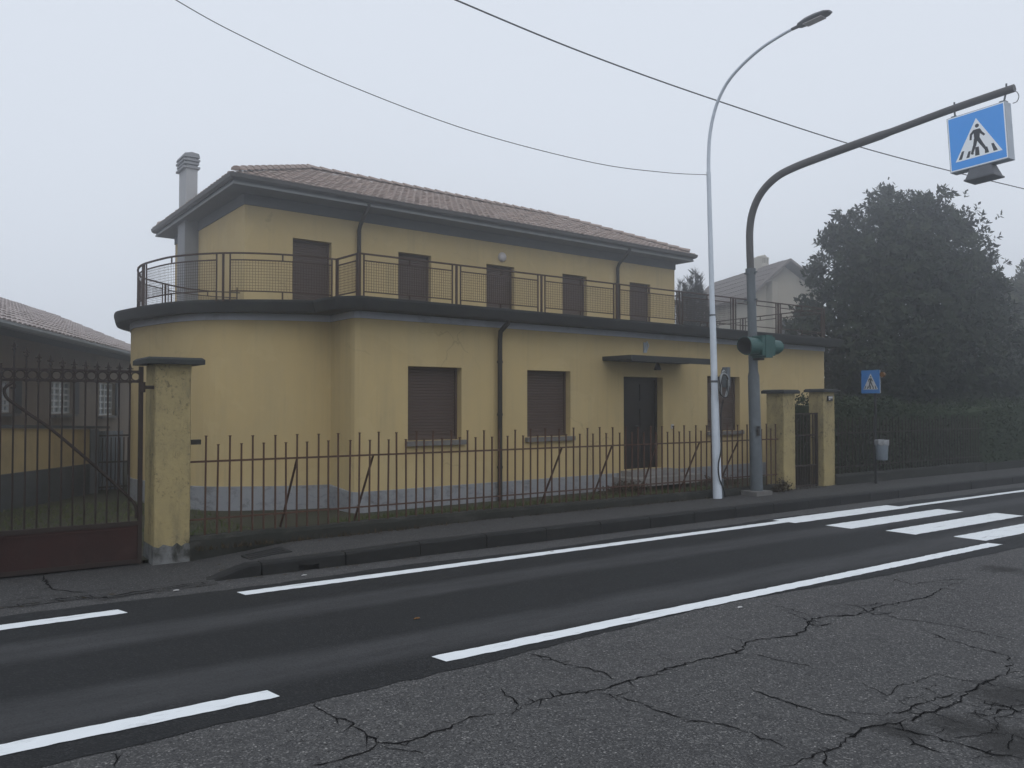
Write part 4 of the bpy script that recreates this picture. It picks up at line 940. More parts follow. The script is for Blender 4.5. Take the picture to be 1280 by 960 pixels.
for k in range(7):
    c_ = on_y(904 + 0.35 * k, 479 + 0.6 * k, 10.06 - 0.012 * k); m = MB(); P = []
    for i in range(25):
        a = 2 * math.pi * i / 24; P.append(c_ + Vector((0.10 * math.cos(a) * (1 + 0.04 * k) + 0.012 * math.sin(3 * a + k), 0.012 * math.sin(2 * a + k), 0.255 * math.sin(a) * (1 - 0.03 * k))))
    m.tube(P, 0.0105, 6); m.build('cable_coil', M['cable' if k % 3 else 'black'], lp, smooth=True)
m = MB(); m.tube(catmull([on_y(904, 500, 10.1), on_y(901, 520, 10.08), on_y(901.5, 560, 10.06), on_y(898, 580, 10.05), on_y(899, 597, 10.05), on_y(904.5, 611, 10.08), on_y(907, 621, 10.1)], 5), 0.014, 6); m.build('cable', M['black'], lp, smooth=True)
m = MB(); m.tube(catmull([on_y(894.5, 445, 10.2), on_y(893.5, 400, 10.25), on_y(891.5, 350, 10.35), on_y(889, 315, 10.42)], 4), 0.009, 5); m.build('cable', M['black'], lp, smooth=True)
m = MB(); m.tube([on_y(902.5, 598, 10.2), on_y(902.5, 622, 10.2) ], 0.03, 8); m.build('conduit', M['galv2'], lp)

# ------------------------------------------------------------------ signal mast
XM = 13.05; YM = 10.12
ms = empty('signal_mast', (XM, YM, 0.17), 'grey steel mast with a curved brown arm reaching over the crosswalk', 'mast')
mx = lambda px, py: on_x(px, py, XM)
b0 = Vector((on_y(946, 612, YM).x, YM, 0.2)); XM = b0.x; t0 = mx(938.3, 336)
yoff = YM
m = MB(); m.tube([b0, b0 + (t0 - b0) * 0.52, b0 + (t0 - b0) * 0.54, t0], [0.118, 0.108, 0.088, 0.082], 16); m.build('pole', M['galv2'], ms, smooth=True)
arm = catmull([mx(938.3, 340), mx(937.2, 310), mx(937.2, 288), mx(940, 268), mx(947, 249), mx(958, 233), mx(974, 219), mx(996, 208), mx(1022, 198), mx(1060, 184), mx(1113, 165), mx(1190, 136.5), mx(1268, 110)], 5)
m = MB(); k13 = next(i for i, p in enumerate(arm) if p.y < mx(1113, 165).y + 1e-3)
m.tube(arm, [0.07 if i < k13 else 0.058 for i in range(len(arm))], 14); ar = m.build('arm', M['brownpole'], ms, smooth=True)
m = MB(); m.tube([mx(938.4, 343), mx(938.2, 336)], 0.098, 16); m.build('collar', M['galv2'], ms)
for px, py in ((941, 341), (939, 375)):
    for s in (-1, 1): m = MB(); c_ = mx(938.5, py); m.bar(c_ + Vector((0, s * 0.08, 0)), c_ + Vector((0, s * 0.15, 0)), 0.025); m.build('bolt', M['galv2'], ms)
m = MB(); m.box((XM - 0.26, YM - 0.2, 0.12), (XM + 0.2, YM + 0.17, 0.26)); m.build('base_block', M['stone'], ms)
m = MB(); c_ = on_y(939.3, 539, YM - 0.11); m.box((XM - 0.10, YM - 0.105, c_.z - 0.09), (XM - 0.03, YM - 0.085, c_.z + 0.09)); m.build('access_cover', M['pipe'], ms)
# amber warning signal
tl = empty('warning_signal', (XM, YM - 0.1, 2.7), 'green twin faced warning traffic light on the mast with hooded lenses', 'traffic light')
zc = mx(946, 434).z; cy = YM - 0.16
m = MB(); m.box((XM - 0.1, cy - 0.15, zc - 0.21), (XM + 0.1, cy + 0.17, zc + 0.21)); m.build('housing', M['green'], tl)
for s in (-1, 1):
    m = MB(); m.box((XM + (0.1 if s > 0 else -0.19), cy - 0.14, zc - 0.17), (XM + (0.19 if s > 0 else -0.1), cy + 0.14, zc + 0.18)); m.build('lamp_body', M['green'], tl)
    m = MB(); rows = []; n = 20
    for t, in ((0.185,), (0.54 if s < 0 else 0.46,)):
        for rr in ((0.15,) if t < 0.3 else (0.172 if s < 0 else 0.14,)):
            ring = []
            for k in range(n + 1):
                a = 2 * math.pi * k / n; dz = math.sin(a); cut = 0.0 if t < 0.3 else (0.0 if dz > -0.2 else 0.10 * (-dz - 0.2))
                ring.append((XM + s * (t - cut), cy + rr * math.cos(a), zc + rr * dz))
            rows.append(ring)
    inner = [[(x, cy + (y - cy) * 0.94, zc + (z - zc) * 0.94) for x, y, z in r_] for r_ in rows]
    m.grid(rows); m.grid([rows[1], inner[1]]); vi = m.build('visor', M['green'], tl, fix=False); m = MB(); m.grid([inner[1], inner[0]]); m.build('visor_lining', M['black'], vi, fix=False)
    m = MB(); n = 16; m.tube([(XM + s * 0.19, cy, zc), (XM + s * 0.2, cy, zc)], 0.135, n); m.build('lens', M['black'], tl)
m = MB(); m.box((XM - 0.07, cy + 0.02, zc - 0.25), (XM + 0.07, cy + 0.2, zc - 0.21)); m.build('mount', M['pipe'], tl)

# pictogram used by both crossing signs (unit square, u right, v up)
TRI = [(.11, .165), (.91, .165), (.51, .855)]
STR = [[(.165, .19), (.225, .19), (.275, .33), (.235, .33)], [(.30, .19), (.355, .19), (.385, .30), (.345, .30)], [(.455, .19), (.53, .19), (.525, .34), (.465, .34)], [(.62, .19), (.69, .19), (.665, .30), (.625, .30)], [(.765, .19), (.835, .19), (.775, .33), (.735, .33)]]
def limb(a, b, wa, wb):
    dx, dy = b[0] - a[0], b[1] - a[1]; l = math.hypot(dx, dy); nx, ny = -dy / l, dx / l
    return [(a[0] + nx * wa, a[1] + ny * wa), (a[0] - nx * wa, a[1] - ny * wa), (b[0] - nx * wb, b[1] - ny * wb), (b[0] + nx * wb, b[1] + ny * wb)]
FIG = [[(.52 + .034 * math.cos(a), .715 + .034 * math.sin(a)) for a in [2 * math.pi * k / 12 for k in range(12)]],
       [(.46, .655), (.56, .655), (.565, .60), (.545, .47), (.46, .47), (.455, .60)], limb((.47, .64), (.405, .58), .022, .02), limb((.41, .59), (.395, .49), .02, .017), limb((.55, .64), (.585, .57), .022, .02), limb((.58, .58), (.635, .515), .02, .017),
       limb((.485, .49), (.455, .36), .032, .026), limb((.455, .375), (.40, .235), .026, .02), limb((.52, .49), (.575, .38), .032, .026), limb((.57, .39), (.64, .265), .026, .02), limb((.40, .25), (.43, .235), .018, .014), limb((.635, .275), (.67, .285), .016, .013)]
def pictogram(root, P, Uv, Vv, Nv, blue, white, figure, border=True):
    q = lambda u, v, d: P + Uv * u + Vv * v + Nv * d
    if border:
        m = MB(); m.prism([q(u, v, 0.0005) for u, v in ((.012, .012), (.988, .012), (.988, .988), (.012, .988))], Nv * 0.003); m.build('sign_border', M[white], root)
    m = MB(); a = .03 if border else 0.0; m.prism([q(u, v, 0.0008) for u, v in ((a, a), (1 - a, a), (1 - a, 1 - a), (a, 1 - a))], Nv * 0.005); fc = m.build('sign_face', M[blue], root)
    m = MB(); m.prism([q(u, v, 0.005) for u, v in TRI], Nv * 0.003); m.build('white_triangle', M[white], root)
    m = MB()
    for i, f in enumerate(FIG): m.prism([q(u, v, 0.0070 + 0.0001 * i) for u, v in f], Nv * (0.003))
    o = m.build('pedestrian_symbol', M[figure], root)
    for f in STR: m = MB(); m.prism([q(u, v, 0.0072) for u, v in f], Nv * 0.0018); m.build('stripe', M[figure], root)
# hanging box sign
cs = [mx(1186.8, 148.9), mx(1259.7, 127.7), mx(1264.8, 197), mx(1191.9, 218)]
Pb = cs[3]; Uv = ((cs[1] - cs[0]) + (cs[2] - cs[3])) / 2; Vv = ((cs[0] - cs[3]) + (cs[1] - cs[2])) / 2; Nv = Vector((-1, 0, 0)); TH = 0.19
Pb = Pb + Nv * (TH / 2)
sg = empty('crossing_sign', (XM, (cs[0].y + cs[1].y) / 2, cs[0].z), 'backlit blue box sign with walking figure in a white triangle, hanging from the mast arm', 'road sign')
q = lambda u, v, d: Pb + Uv * u + Vv * v + Nv * d
m = MB(); m.prism([q(0, 0, -TH), q(1, 0, -TH), q(1, 1, -TH), q(0, 1, -TH)], Nv * TH); m.build('sign_box', M['frame'], sg)
pictogram(sg, Pb, Uv, Vv, Nv, 'blue', 'white', 'figure')
for u, px, py in ((0.1, 1193, 136), (0.93, 1258, 113)):
    m = MB(); a = q(u, 0.995, -TH / 2); b = mx(px, py); m.tube([a, b, b + Vector((0, 0, 0.1))], 0.014, 8); m.box((a.x - 0.05, a.y - 0.04, a.z - 0.0), (a.x + 0.05, a.y + 0.04, a.z + 0.035)); m.build('hanger', M['galv2'], sg)
m = MB(); a = q(0.52, -0.005, -TH / 2); n1 = Uv.normalized(); n2 = Vector((1, 0, 0)); dn = -Vv.normalized()
w0, w1, h_ = 0.15, 0.20, 0.17
lo = [a + n1 * s * w1 + n2 * t * 0.16 + dn * h_ for s, t in ((-1, -1), (1, -1), (1, 1), (-1, 1))]; hi = [a + n1 * s * w0 + n2 * t * 0.09 for s, t in ((-1, -1), (1, -1), (1, 1), (-1, 1))]
m.hexa(lo + hi); m.obox(a + dn * (h_ + 0.012), n1 * 0.215, n2 * 0.175, dn * 0.012); m.build('spotlight', M['lampgrey'], sg)
m = MB(); m.tube(catmull([mx(1268, 113), mx(1272, 116), mx(1273.5, 121), mx(1271, 127), mx(1266, 129)], 4), 0.007, 6); m.build('cable', M['cable'], sg, smooth=True)

# ------------------------------------------------------------------ small sign post with litter bin
SX = 16.9; SY = 10.05
sp_ = empty('sign_post', (SX, SY, 0.17), 'small blue pedestrian crossing sign on a dark post by the right fence', 'road sign')
m = MB(); m.tube([(SX, SY, 0.1), (SX, SY, on_y(1088, 462, SY).z)], 0.03, 10); m.build('post', M['pipe'], sp_)
sz0 = on_y(1088, 491.5, SY).z; sz1 = on_y(1088, 462.5, SY).z; yl = on_x(1077, 477, SX - 0.05).y; yr = on_x(1100, 477, SX - 0.05).y
Pb2 = Vector((SX - 0.06, yl, sz0)); m = MB(); m.box((SX - 0.055, yr, sz0), (SX - 0.035, yl, sz1)); m.build('sign_plate', M['frame'], sp_)
pictogram(sp_, Vector((SX - 0.056, yl, sz0)), Vector((0, yr - yl, 0)), Vector((0, 0, sz1 - sz0)), Vector((-1, 0, 0)), 'bluep', 'whitep', 'figure', border=False)
m = MB(); c_ = Vector((SX + 0.0, yr - 0.05, sz1 - 0.1)); m.tube([c_, c_ + Vector((-0.06, 0, 0))], 0.055, 10); m.build('warning_lamp', M['amber'], sp_)
lb = empty('litter_bin', (SX - 0.2, SY - 0.03, 0.7), 'grey litter bin lined with a white bag, hung on the dark sign post', 'litter bin')
bz0, bz1 = on_y(1088, 575, SY).z, on_y(1088, 549.5, SY).z; cx_, cy_ = SX - 0.03, SY - 0.16
m = MB(); rows = []
for z, r in ((bz0, 0.105), (bz0 + 0.02, 0.115), (bz1 - 0.05, 0.13)): rows.append([(cx_ + r * math.cos(6.2832 * k / 20), cy_ + r * math.sin(6.2832 * k / 20), z) for k in range(21)])
m.grid(rows); m.quad(*rows[0][:-1]); m.build('drum', M['bin'], lb, smooth=True)
m = MB(); rows = []
for z, r in ((bz1 - 0.11, 0.14), (bz1 - 0.06, 0.142), (bz1 - 0.01, 0.142), (bz1, 0.135), (bz1 - 0.02, 0.122), (bz1 - 0.12, 0.112)):
    rows.append([(cx_ + (r + 0.012 * math.sin(k * 2.2)) * math.cos(6.2832 * (k % 24) / 24), cy_ + (r + 0.012 * math.sin((k % 24) * 2.2)) * math.sin(6.2832 * (k % 24) / 24), z + (0.02 * math.sin((k % 24) * 1.7) if z < bz1 - .10 else 0)) for k in range(25)])
m.grid(rows); m.build('bin_bag', M['bag'], lb, smooth=True, fix=False)

# ------------------------------------------------------------------ overhead cables
def cable(label, pts, r):
    m = MB(); m.tube(catmull(pts, 8), r, 6); o = m.build('overhead_cable', M['pipe'], smooth=True); tag(o, label, 'cable')
cable('thin overhead cable sagging from the street lamp towards upper left', [at_depth(150, -45, 10.0), at_depth(220, 0, 10.4), at_depth(300, 44, 10.9), at_depth(430, 104, 11.7), at_depth(590, 164, 12.7), at_depth(740, 203, 13.7), at_depth(830, 215.5, 14.3), lampx(885.7, 218) + Vector((0, 0.03, 0))], 0.006)
cable('thicker overhead cable crossing behind the mast arm towards the right', [on_z(x, y, 9) + Vector((0, 0, dz)) for x, y, dz in ((430, -62, 0), (570, 0, 0), (735, 68, 0), (900, 127, 0), (1090, 188, 0), (1280, 236, 0), (1420, 267, 0))], 0.015)

# ------------------------------------------------------------------ foliage
def leaves(m, c, n, size, spread, up=0.0, flat=0.0):
    for _ in range(n):
        p = Vector((c[0] + random.gauss(0, spread), c[1] + random.gauss(0, spread), c[2] + random.gauss(0, spread)))
        a = Vector((random.gauss(0, 1), random.gauss(0, 1), random.gauss(0, 1) * (1 - flat) + up)).normalized()
        b = a.cross(Vector((random.gauss(0, 1), random.gauss(0, 1), random.gauss(0, 1)))).normalized()
        s = size * random.uniform(0.6, 1.25)
        m.add([p, p + a * s * 0.5 + b * s * 0.21, p + a * s, p + a * s * 0.5 - b * s * 0.21], [(0, 1, 2, 3)])
def rosette(m, tip, d, n, size):              # whorl of leaves at a twig end
    d = d.normalized(); u = d.orthogonal().normalized(); w = d.cross(u)
    for k in range(n):
        a = 2.4 * k + random.uniform(-.4, .4); t = random.uniform(-0.25, 0.02); el = random.uniform(0.1, 0.9)
        ax = (u * math.cos(a) + w * math.sin(a)) * math.cos(el) + d * math.sin(el); s = size * random.uniform(0.7, 1.2)
        b = ax.cross(d).normalized() * s * 0.22; p = tip + d * t
        m.add([p, p + ax * s * 0.5 + b, p + ax * s, p + ax * s * 0.5 - b], [(0, 1, 2, 3)])
def crown(blobs, nt, size, per, fill, fsize, up=0.35, rag=0.2):
    m = MB(); tot = sum(b[1] * b[1] for b in blobs)
    for c, r, sz in blobs:
        c = Vector(c); k = int(nt * r * r / tot)
        for _ in range(k):
            d = Vector((random.gauss(0, 1), random.gauss(0, 1), random.gauss(0, 1))).normalized()
            if d.z < -0.5 and random.random() < 0.5: d.z = -d.z
            rr = r * (random.uniform(0.70, 1.0) + (random.uniform(0, 0.30) if random.random() < rag else 0)); tip = c + Vector((d.x * rr, d.y * rr, d.z * rr * sz))
            rosette(m, tip, d + Vector((0, 0, up)), per, size)
        for _ in range(int(fill * r * r / tot)):
            d = Vector((random.gauss(0, 1), random.gauss(0, 1), random.gauss(0, 1))).normalized(); rr = r * random.uniform(0.25, 0.85)
            leaves(m, c + Vector((d.x * rr, d.y * rr, d.z * rr * sz)), 3, fsize, 0.12)
    return m
def limbs(root, base, h, tips, r0, mat='bark'):
    m = MB(); base = Vector(base); top = base + Vector((0.1, 0.05, h)); m.tube(catmull([base, base + Vector((0.03, 0, h * 0.4)), top], 4), [r0 * (1.15 - 0.06 * i) for i in range(9)], 9); m.build('trunk', M[mat], root, smooth=True)
    m = MB()
    for t in tips:
        t = Vector(t); s = base + Vector((0, 0, h * random.uniform(0.5, 0.95))); mid = (s + t) / 2 + Vector((random.uniform(-.2, .2), random.uniform(-.2, .2), 0.25))
        m.tube(catmull([s, mid, t], 4), [r0 * (0.5 - 0.05 * i) for i in range(9)], 6)
    m.build('limbs', M[mat], root, smooth=True)
# magnolia
W_ = 30.0
def mg(px, py, dw=0): return at_depth(px, py, W_ + dw)
bc = mg(1128, 560); bc.z = 0.05
mag = empty('magnolia_tree', bc, 'large dark broad-leaved evergreen tree right of the yellow house, behind the hedge', 'tree')
pxm = W_ / F_PX
blobs = [(mg(1130, 385), 100 * pxm, 1.0), (mg(1118, 318), 82 * pxm, 0.95), (mg(1170, 320, 0.4), 70 * pxm, 1.0), (mg(1075, 345, -0.3), 62 * pxm, 1.0), (mg(1190, 385, 0.5), 66 * pxm, 1.0), (mg(1055, 415, -0.4), 62 * pxm, 0.95), (mg(1110, 450, -0.8), 80 * pxm, 0.8), (mg(1185, 450, -0.3), 76 * pxm, 0.8), (mg(1060, 470, 0.6), 58 * pxm, 0.8),
         (mg(1108, 262), 30 * pxm, 0.9), (mg(1150, 268), 34 * pxm, 0.9), (mg(1060, 282), 24 * pxm, 1.0), (mg(1195, 290, .2), 26 * pxm, 0.9), (mg(1036, 300), 17 * pxm, 1.0), (mg(1222, 330, .3), 20 * pxm, 1.0), (mg(1016, 345), 17 * pxm, 1), (mg(1008, 388, -.5), 22 * pxm, 1), (mg(1236, 362), 22 * pxm, 0.9), (mg(1003, 412, -.6), 26 * pxm, .9), (mg(1232, 400, .3), 40 * pxm, 1), (mg(1000, 452, -.2), 30 * pxm, .9), (mg(1108, 240), 11 * pxm, 1.1),
         (mg(1050, 500, .5), 62 * pxm, 0.6), (mg(1125, 505, .3), 75 * pxm, 0.6), (mg(1200, 500, .4), 70 * pxm, 0.7), (mg(1252, 490, .8), 62 * pxm, 0.8)]
for _ in range(46):                                            # shoots that break the outline
    b_ = random.choice(blobs[:9]); d_ = Vector((random.gauss(0, 1), random.gauss(0, 1), random.gauss(0.35, 0.8))).normalized(); r_ = b_[1] * random.uniform(1.0, 1.16)
    blobs.append((b_[0] + Vector((d_.x * r_, d_.y * r_, d_.z * r_ * b_[2])), random.uniform(0.22, 0.5), random.uniform(0.8, 1.3)))
limbs(mag, bc, 2.6, [b[0] for b in blobs[:30]], 0.17)
crown(blobs, 5600, 0.20, 10, 9500, 0.26).build('crown', M['magnolia'], mag, fix=False)
# second tree at the far right
W2 = 40.0
bc2 = at_depth(1290, 560, W2); bc2.z = 0.05
tr2 = empty('broadleaf_tree', bc2, 'paler hazy broad-leaved tree farther off at the right edge', 'tree')
px2 = W2 / F_PX; bl2 = [(at_depth(1262, 420, W2), 60 * px2, 1), (at_depth(1318, 400, W2), 70 * px2, 1), (at_depth(1268, 372, W2), 30 * px2, 0.9), (at_depth(1310, 350, W2), 40 * px2, 0.9), (at_depth(1360, 400, W2 + 1), 60 * px2, 1), (at_depth(1280, 470, W2), 60 * px2, .8), (at_depth(1240, 460, W2), 50 * px2, .9), (at_depth(1236, 400, W2), 34 * px2, 1), (at_depth(1250, 520, W2 - 1), 50 * px2, .8), (at_depth(1310, 500, W2), 70 * px2, .8)]
limbs(tr2, bc2, 2.6, [b[0] for b in bl2], 0.16)
crown(bl2, 2600, 0.30, 9, 5000, 0.34).build('crown', M['farleaf'], tr2, fix=False)
# conifer seen over the terrace behind the house
W3 = 34.0; bc3 = at_depth(868, 540, W3); bc3.z = 0.05
cf = empty('conifer_tree', bc3, 'dark upright conifer behind the right end of the yellow house', 'tree')
m = MB(); m.tube([bc3, bc3 + Vector((0, 0, 4.0))], [0.16, 0.06], 8); m.build('trunk', M['bark'], cf)
m = MB()
for px, py, hpx, wpx in ((858, 430, 90, 22), (872, 420, 95, 20), (845, 425, 70, 18), (888, 430, 60, 16), (862, 400, 55, 16), (880, 395, 40, 10), (874, 375, 45, 7), (868, 365, 40, 6), (861, 372, 35, 7), (852, 372, 30, 8)):
    c = at_depth(px, py, W3); s = W3 / F_PX
    for _ in range(int(hpx * wpx * 1.5)):
        t = random.random(); rad = wpx * s * (1 - t) ** 0.6 * math.sqrt(random.random()); a = random.uniform(0, 6.283)
        p = c + Vector((rad * math.cos(a), rad * math.sin(a), (t - 0.35) * hpx * s)); d = Vector((math.cos(a) * 0.5, math.sin(a) * 0.5, random.uniform(0.4, 1.6))).normalized(); b = d.orthogonal().normalized() * 0.05; l = random.uniform(0.14, 0.34)
        m.add([p - b, p + b, p + d * l + b * 0.2, p + d * l - b * 0.2], [(0, 1, 2, 3)])
m.build('crown', M['conifer'], cf, fix=False)
# hedge
hx0, hx1, hy0, hy1, hz = 16.3, 34.0, 10.75, 12.0, 1.92
hg = empty('hedge', (24, 11.3, 0.06), 'long dark clipped hedge behind and beyond the right fence', 'hedge')
def hedge_z(x): return hz + 0.10 * math.sin(x * 0.8) + 0.05 * math.sin(x * 2.7 + 1)
m = MB(); n = 40; rows = [[], [], [], []]
for k in range(n + 1):
    x = hx0 + (hx1 - hx0) * k / n; yf = hy0 + 0.22 - (0.35 if x > 22.6 else 0); z = hedge_z(x) - 0.16
    for r_, p in zip(rows, ((x, yf, 0.05), (x, yf + 0.03, z), (x, hy1 - 0.1, z), (x, hy1, 0.05))): r_.append(p)
m.grid(rows); m.quad(*[r_[0] for r_ in rows]); m.build('inner_growth', M['hedge'], hg, fix=False)
m = MB()
for _ in range(15000):
    x = hx0 + (hx1 - hx0) * random.random() ** 1.4; yf = hy0 - (0.35 if x > 22.6 else 0); z = hedge_z(x)
    r_ = random.random()
    if r_ < 0.72: p = (x, yf + random.gauss(0.1, 0.07), 0.1 + (z - 0.1) * random.random())
    elif r_ < 0.95: p = (x, random.uniform(yf, hy1), z + random.gauss(-0.05, 0.06))
    else: p = (hx0 + random.gauss(0, 0.05), random.uniform(hy0, hy1), random.uniform(0.1, z))
    leaves(m, p, 1, 0.10, 0.03)
m.build('foliage', M['hedge'], hg, fix=False)
# low concrete edge carrying on under the hedge
m = MB(); m.box((22.43, YF - 0.1, 0.0), (40, YF + 0.1, 0.36)); o = m.build('low_wall', M['mossy']); tag(o, 'low dark concrete wall under the hedge past the end of the fence', 'wall')

# garden grass along the fence and withered bed by the door
def blades(name, mat, n, xr, yr, h, z=0.06):
    m = MB()
    for _ in range(n):
        x = random.uniform(*xr); y = random.uniform(*yr); a = random.uniform(0, 6.283); hh = h * random.uniform(0.4, 1.2); w = 0.007 + 0.006 * random.random(); lx, ly = random.gauss(0, 0.3) * hh, random.gauss(0, 0.3) * hh
        m.add([(x - w * math.cos(a), y - w * math.sin(a), z), (x + w * math.cos(a), y + w * math.sin(a), z), (x + lx, y + ly, z + hh)], [(0, 1, 2)])
    o = m.build(name, M[mat], fix=False, kind='stuff')
blades('grass', 'grass', 11000, (5.2, 14.0), (10.55, 12.2), 0.11)
blades('garden_weeds', 'dead', 3500, (2.8, 14), (10.52, 10.9), 0.14)
blades('pavement_weeds', 'dead', 900, (2.7, 15.4), (10.22, 10.31), 0.07, 0.15)
blades('driveway_grass', 'grass', 7000, (-3, 4.0), (11.0, 17.0), 0.06)
def bush(label, c, r, n, mat, size, cat='shrub'):
    t = empty('garden_shrub', c, label, cat); m = MB()
    for _ in range(n):
        d = Vector((random.gauss(0, 1), random.gauss(0, 1), abs(random.gauss(0, 1)))).normalized(); q_ = random.uniform(0.4, 1); leaves(m, (c[0] + d.x * r[0] * q_, c[1] + d.y * r[1] * q_, c[2] + d.z * r[2] * q_), 1, size, 0.03)
    m.build('foliage', M[mat], t, fix=False); m = MB()
    for k in range(5): m.tube([c, (c[0] + random.uniform(-.6, .6) * r[0], c[1] + random.uniform(-.6, .6) * r[1], c[2] + r[2] * 0.7)], 0.01, 5)
    m.build('stems', M['bark'], t)
bush('low brown withered shrub in front of the door step', pt(opd[0] - 0.7, 0.06, -0.75), (0.75, 0.3, 0.26), 900, 'dead', 0.07)
bush('low dark withered shrub right of the door step', pt(opd[1] + 0.9, 0.06, -0.8), (0.7, 0.3, 0.22), 700, 'dead', 0.07)
bush('small mossy shrub at the foot of the pillar beside the mast', (13.85, 10.2, 0.17), (0.28, 0.12, 0.28), 350, 'dead', 0.06)

# ------------------------------------------------------------------ left neighbour behind the driveway
vdir = Vector((RT * math.sin(R(-12)) + FW * math.cos(R(-12)))); nP = EYE + ray(100, 505) * 22; nP.z = 0; vn = Vector((vdir.y, -vdir.x, 0))
if vn.dot(EYE - nP) < 0: vn = -vn
nh = empty('neighbour_house', nP, 'low grey brown house with pinkish tiled roof seen through the driveway gate', 'house')
nq = lambda s, z, d=0: Vector((nP.x, nP.y, 0)) + vdir * s + vn * d + Vector((0, 0, z))
ZN = 3.30
def ns(px, py): p = on_wall(px, py, Vector((nP.x, nP.y, 0)), vdir); return (p - Vector((nP.x, nP.y, 0))).dot(vdir), p.z
wins = []
for x0, x1, yt, yb in ((-6, 16, 474, 516), (64.5, 91, 476, 517.5), (124, 143.5, 478, 519.5)):
    a, zt = ns(x0, yt); b, _ = ns(x1, yt); _, zb = ns(x0, yb); wins.append([a, b, zb, zt])
m = MB(); cut_wall(m, Vector((nP.x, nP.y, 0)), vdir, vn, -12, 9, 0.0, ZN, wins, 0.15)
m.quad(nq(9, 0), nq(9, ZN), nq(9, ZN, -7), nq(9, 0, -7)); m.quad(nq(-12, 0), nq(-12, ZN), nq(-12, ZN, -7), nq(-12, 0, -7)); m.build('wall', M['nwall'], nh, fix=False)
for a, b, c, e in wins:
    m = MB(); w = 0.045; ds = vdir; 
    for s in (a + w / 2, (a + b) / 2, b - w / 2): m.obox(nq(s, (c + e) / 2, -0.1), ds * w / 2, vn * 0.03, Vector((0, 0, (e - c) / 2)))
    for z in [c + w / 2 + (e - c - w) * k / 5 for k in range(6)]: m.obox(nq((a + b) / 2, z, -0.1), ds * ((b - a) / 2 - 0.001), vn * 0.026, Vector((0, 0, w / 2)))
    for s in ((a * 3 + b) / 4, (a + 3 * b) / 4): m.obox(nq(s, (c + e) / 2, -0.1), ds * 0.014, vn * 0.022, Vector((0, 0, (e - c) / 2)))
    wf = m.build('window', M['winframe'], nh); m = MB(); m.quad(nq(a, c, -0.115), nq(b, c, -0.115), nq(b, e, -0.115), nq(a, e, -0.115)); m.build('pane', M['glass'], wf, fix=False)
    m = MB(); m.obox(nq(b + 0.2, (c + e) / 2, 0.03), ds * 0.19, vn * 0.02, Vector((0, 0, (e - c) / 2 + 0.03))); m.build('open_shutter', M['greyshut'], wf)
    m = MB(); m.obox(nq((a + b) / 2, c - 0.05, 0.04), ds * ((b - a) / 2 + 0.08), vn * 0.08, Vector((0, 0, 0.03))); m.build('sill', M['stone'], wf)
m = MB(); m.hexa([nq(-12.5, ZN, 0), nq(9.5, ZN, 0), nq(9.5, ZN, 0.62), nq(-12.5, ZN, 0.62), nq(-12.5, ZN + 0.06, 0), nq(9.5, ZN + 0.06, 0), nq(9.5, ZN + 0.06, 0.62), nq(-12.5, ZN + 0.06, 0.62)]); m.build('soffit', M['eave'], nh)
m = MB(); m.tube([nq(-12.5, ZN + 0.07, 0.68), nq(9.5, ZN + 0.07, 0.68)], 0.075, 8); m.build('gutter', M['eave3'], nh)
zr_ = 5.2; m = MB(); ra = [nq(-12.6, ZN + 0.14, 0.66), nq(9.6, ZN + 0.14, 0.66), nq(9.6, zr_, -3.6), nq(-12.6, zr_, -3.6)]
m.quad(*ra); m.quad(nq(-12.6, zr_, -3.6), nq(9.6, zr_, -3.6), nq(9.6, ZN + 0.14, -7.7), nq(-12.6, ZN + 0.14, -7.7)); m.quad(nq(9.02, ZN, 0), nq(9.02, zr_ - .15, -3.6), nq(9.02, ZN, -7)); nr = m.build('roof', M['nroof'], nh, fix=False)
tile_field(ra[0], ra[1], ra[2], ra[3], 0.26, 0.40).build('roof_tiles', M['nroof'], nr, kind='stuff', fix=False)

# low yellow boundary wall with plinth and coping, and its small gate
W0 = on_z(-200, 682, 0.06); W1 = on_z(112.5, 617, 0.06); wd = (W1 - W0).normalized(); wnn = Vector((wd.y, -wd.x, 0))
bw = empty('boundary_wall', W0, 'low faded yellow wall with grey plinth behind the driveway gate', 'wall')
zt_l, zt_r = on_wall(-200, 533, W0, wd).z, on_wall(112.5, 537, W0, wd).z; LW = (W1 - W0).length
wq = lambda s, z, d=0: Vector((W0.x, W0.y, 0)) + wd * s + wnn * d + Vector((0, 0, z))
m = MB(); m.hexa([wq(0, 0, 0), wq(LW, 0, 0), wq(LW, 0, -0.2), wq(0, 0, -0.2), wq(0, zt_l, 0), wq(LW, zt_r, 0), wq(LW, zt_r, -0.2), wq(0, zt_l, -0.2)]); m.build('wall', M['nyellow'], bw)
zp_l, zp_r = on_wall(-200, 619, W0, wd).z, on_wall(112.5, 580, W0, wd).z
m = MB(); m.hexa([wq(-.01, 0, 0.025), wq(LW + .01, 0, 0.025), wq(LW + .01, 0, 0.001), wq(-.01, 0, 0.001), wq(-.01, zp_l, 0.025), wq(LW + .01, zp_r, 0.025), wq(LW + .01, zp_r + .01, 0.001), wq(-.01, zp_l + .01, 0.001)]); m.build('plinth', M['nplinth'], bw)
m = MB(); m.hexa([wq(-.05, zt_l + .001, 0.05), wq(LW + .7, zt_r + .001, 0.05), wq(LW + .7, zt_r + .001, -0.25), wq(-.05, zt_l + .001, -0.25), wq(-.05, zt_l + .05, 0.05), wq(LW + .7, zt_r + .05, 0.05), wq(LW + .7, zt_r + .05, -0.25), wq(-.05, zt_l + .05, -0.25)]); m.build('coping', M['nplinth'], bw)
sgate = empty('yard_gate', W1, 'small dark barred yard gate beside the yellow boundary wall', 'gate')
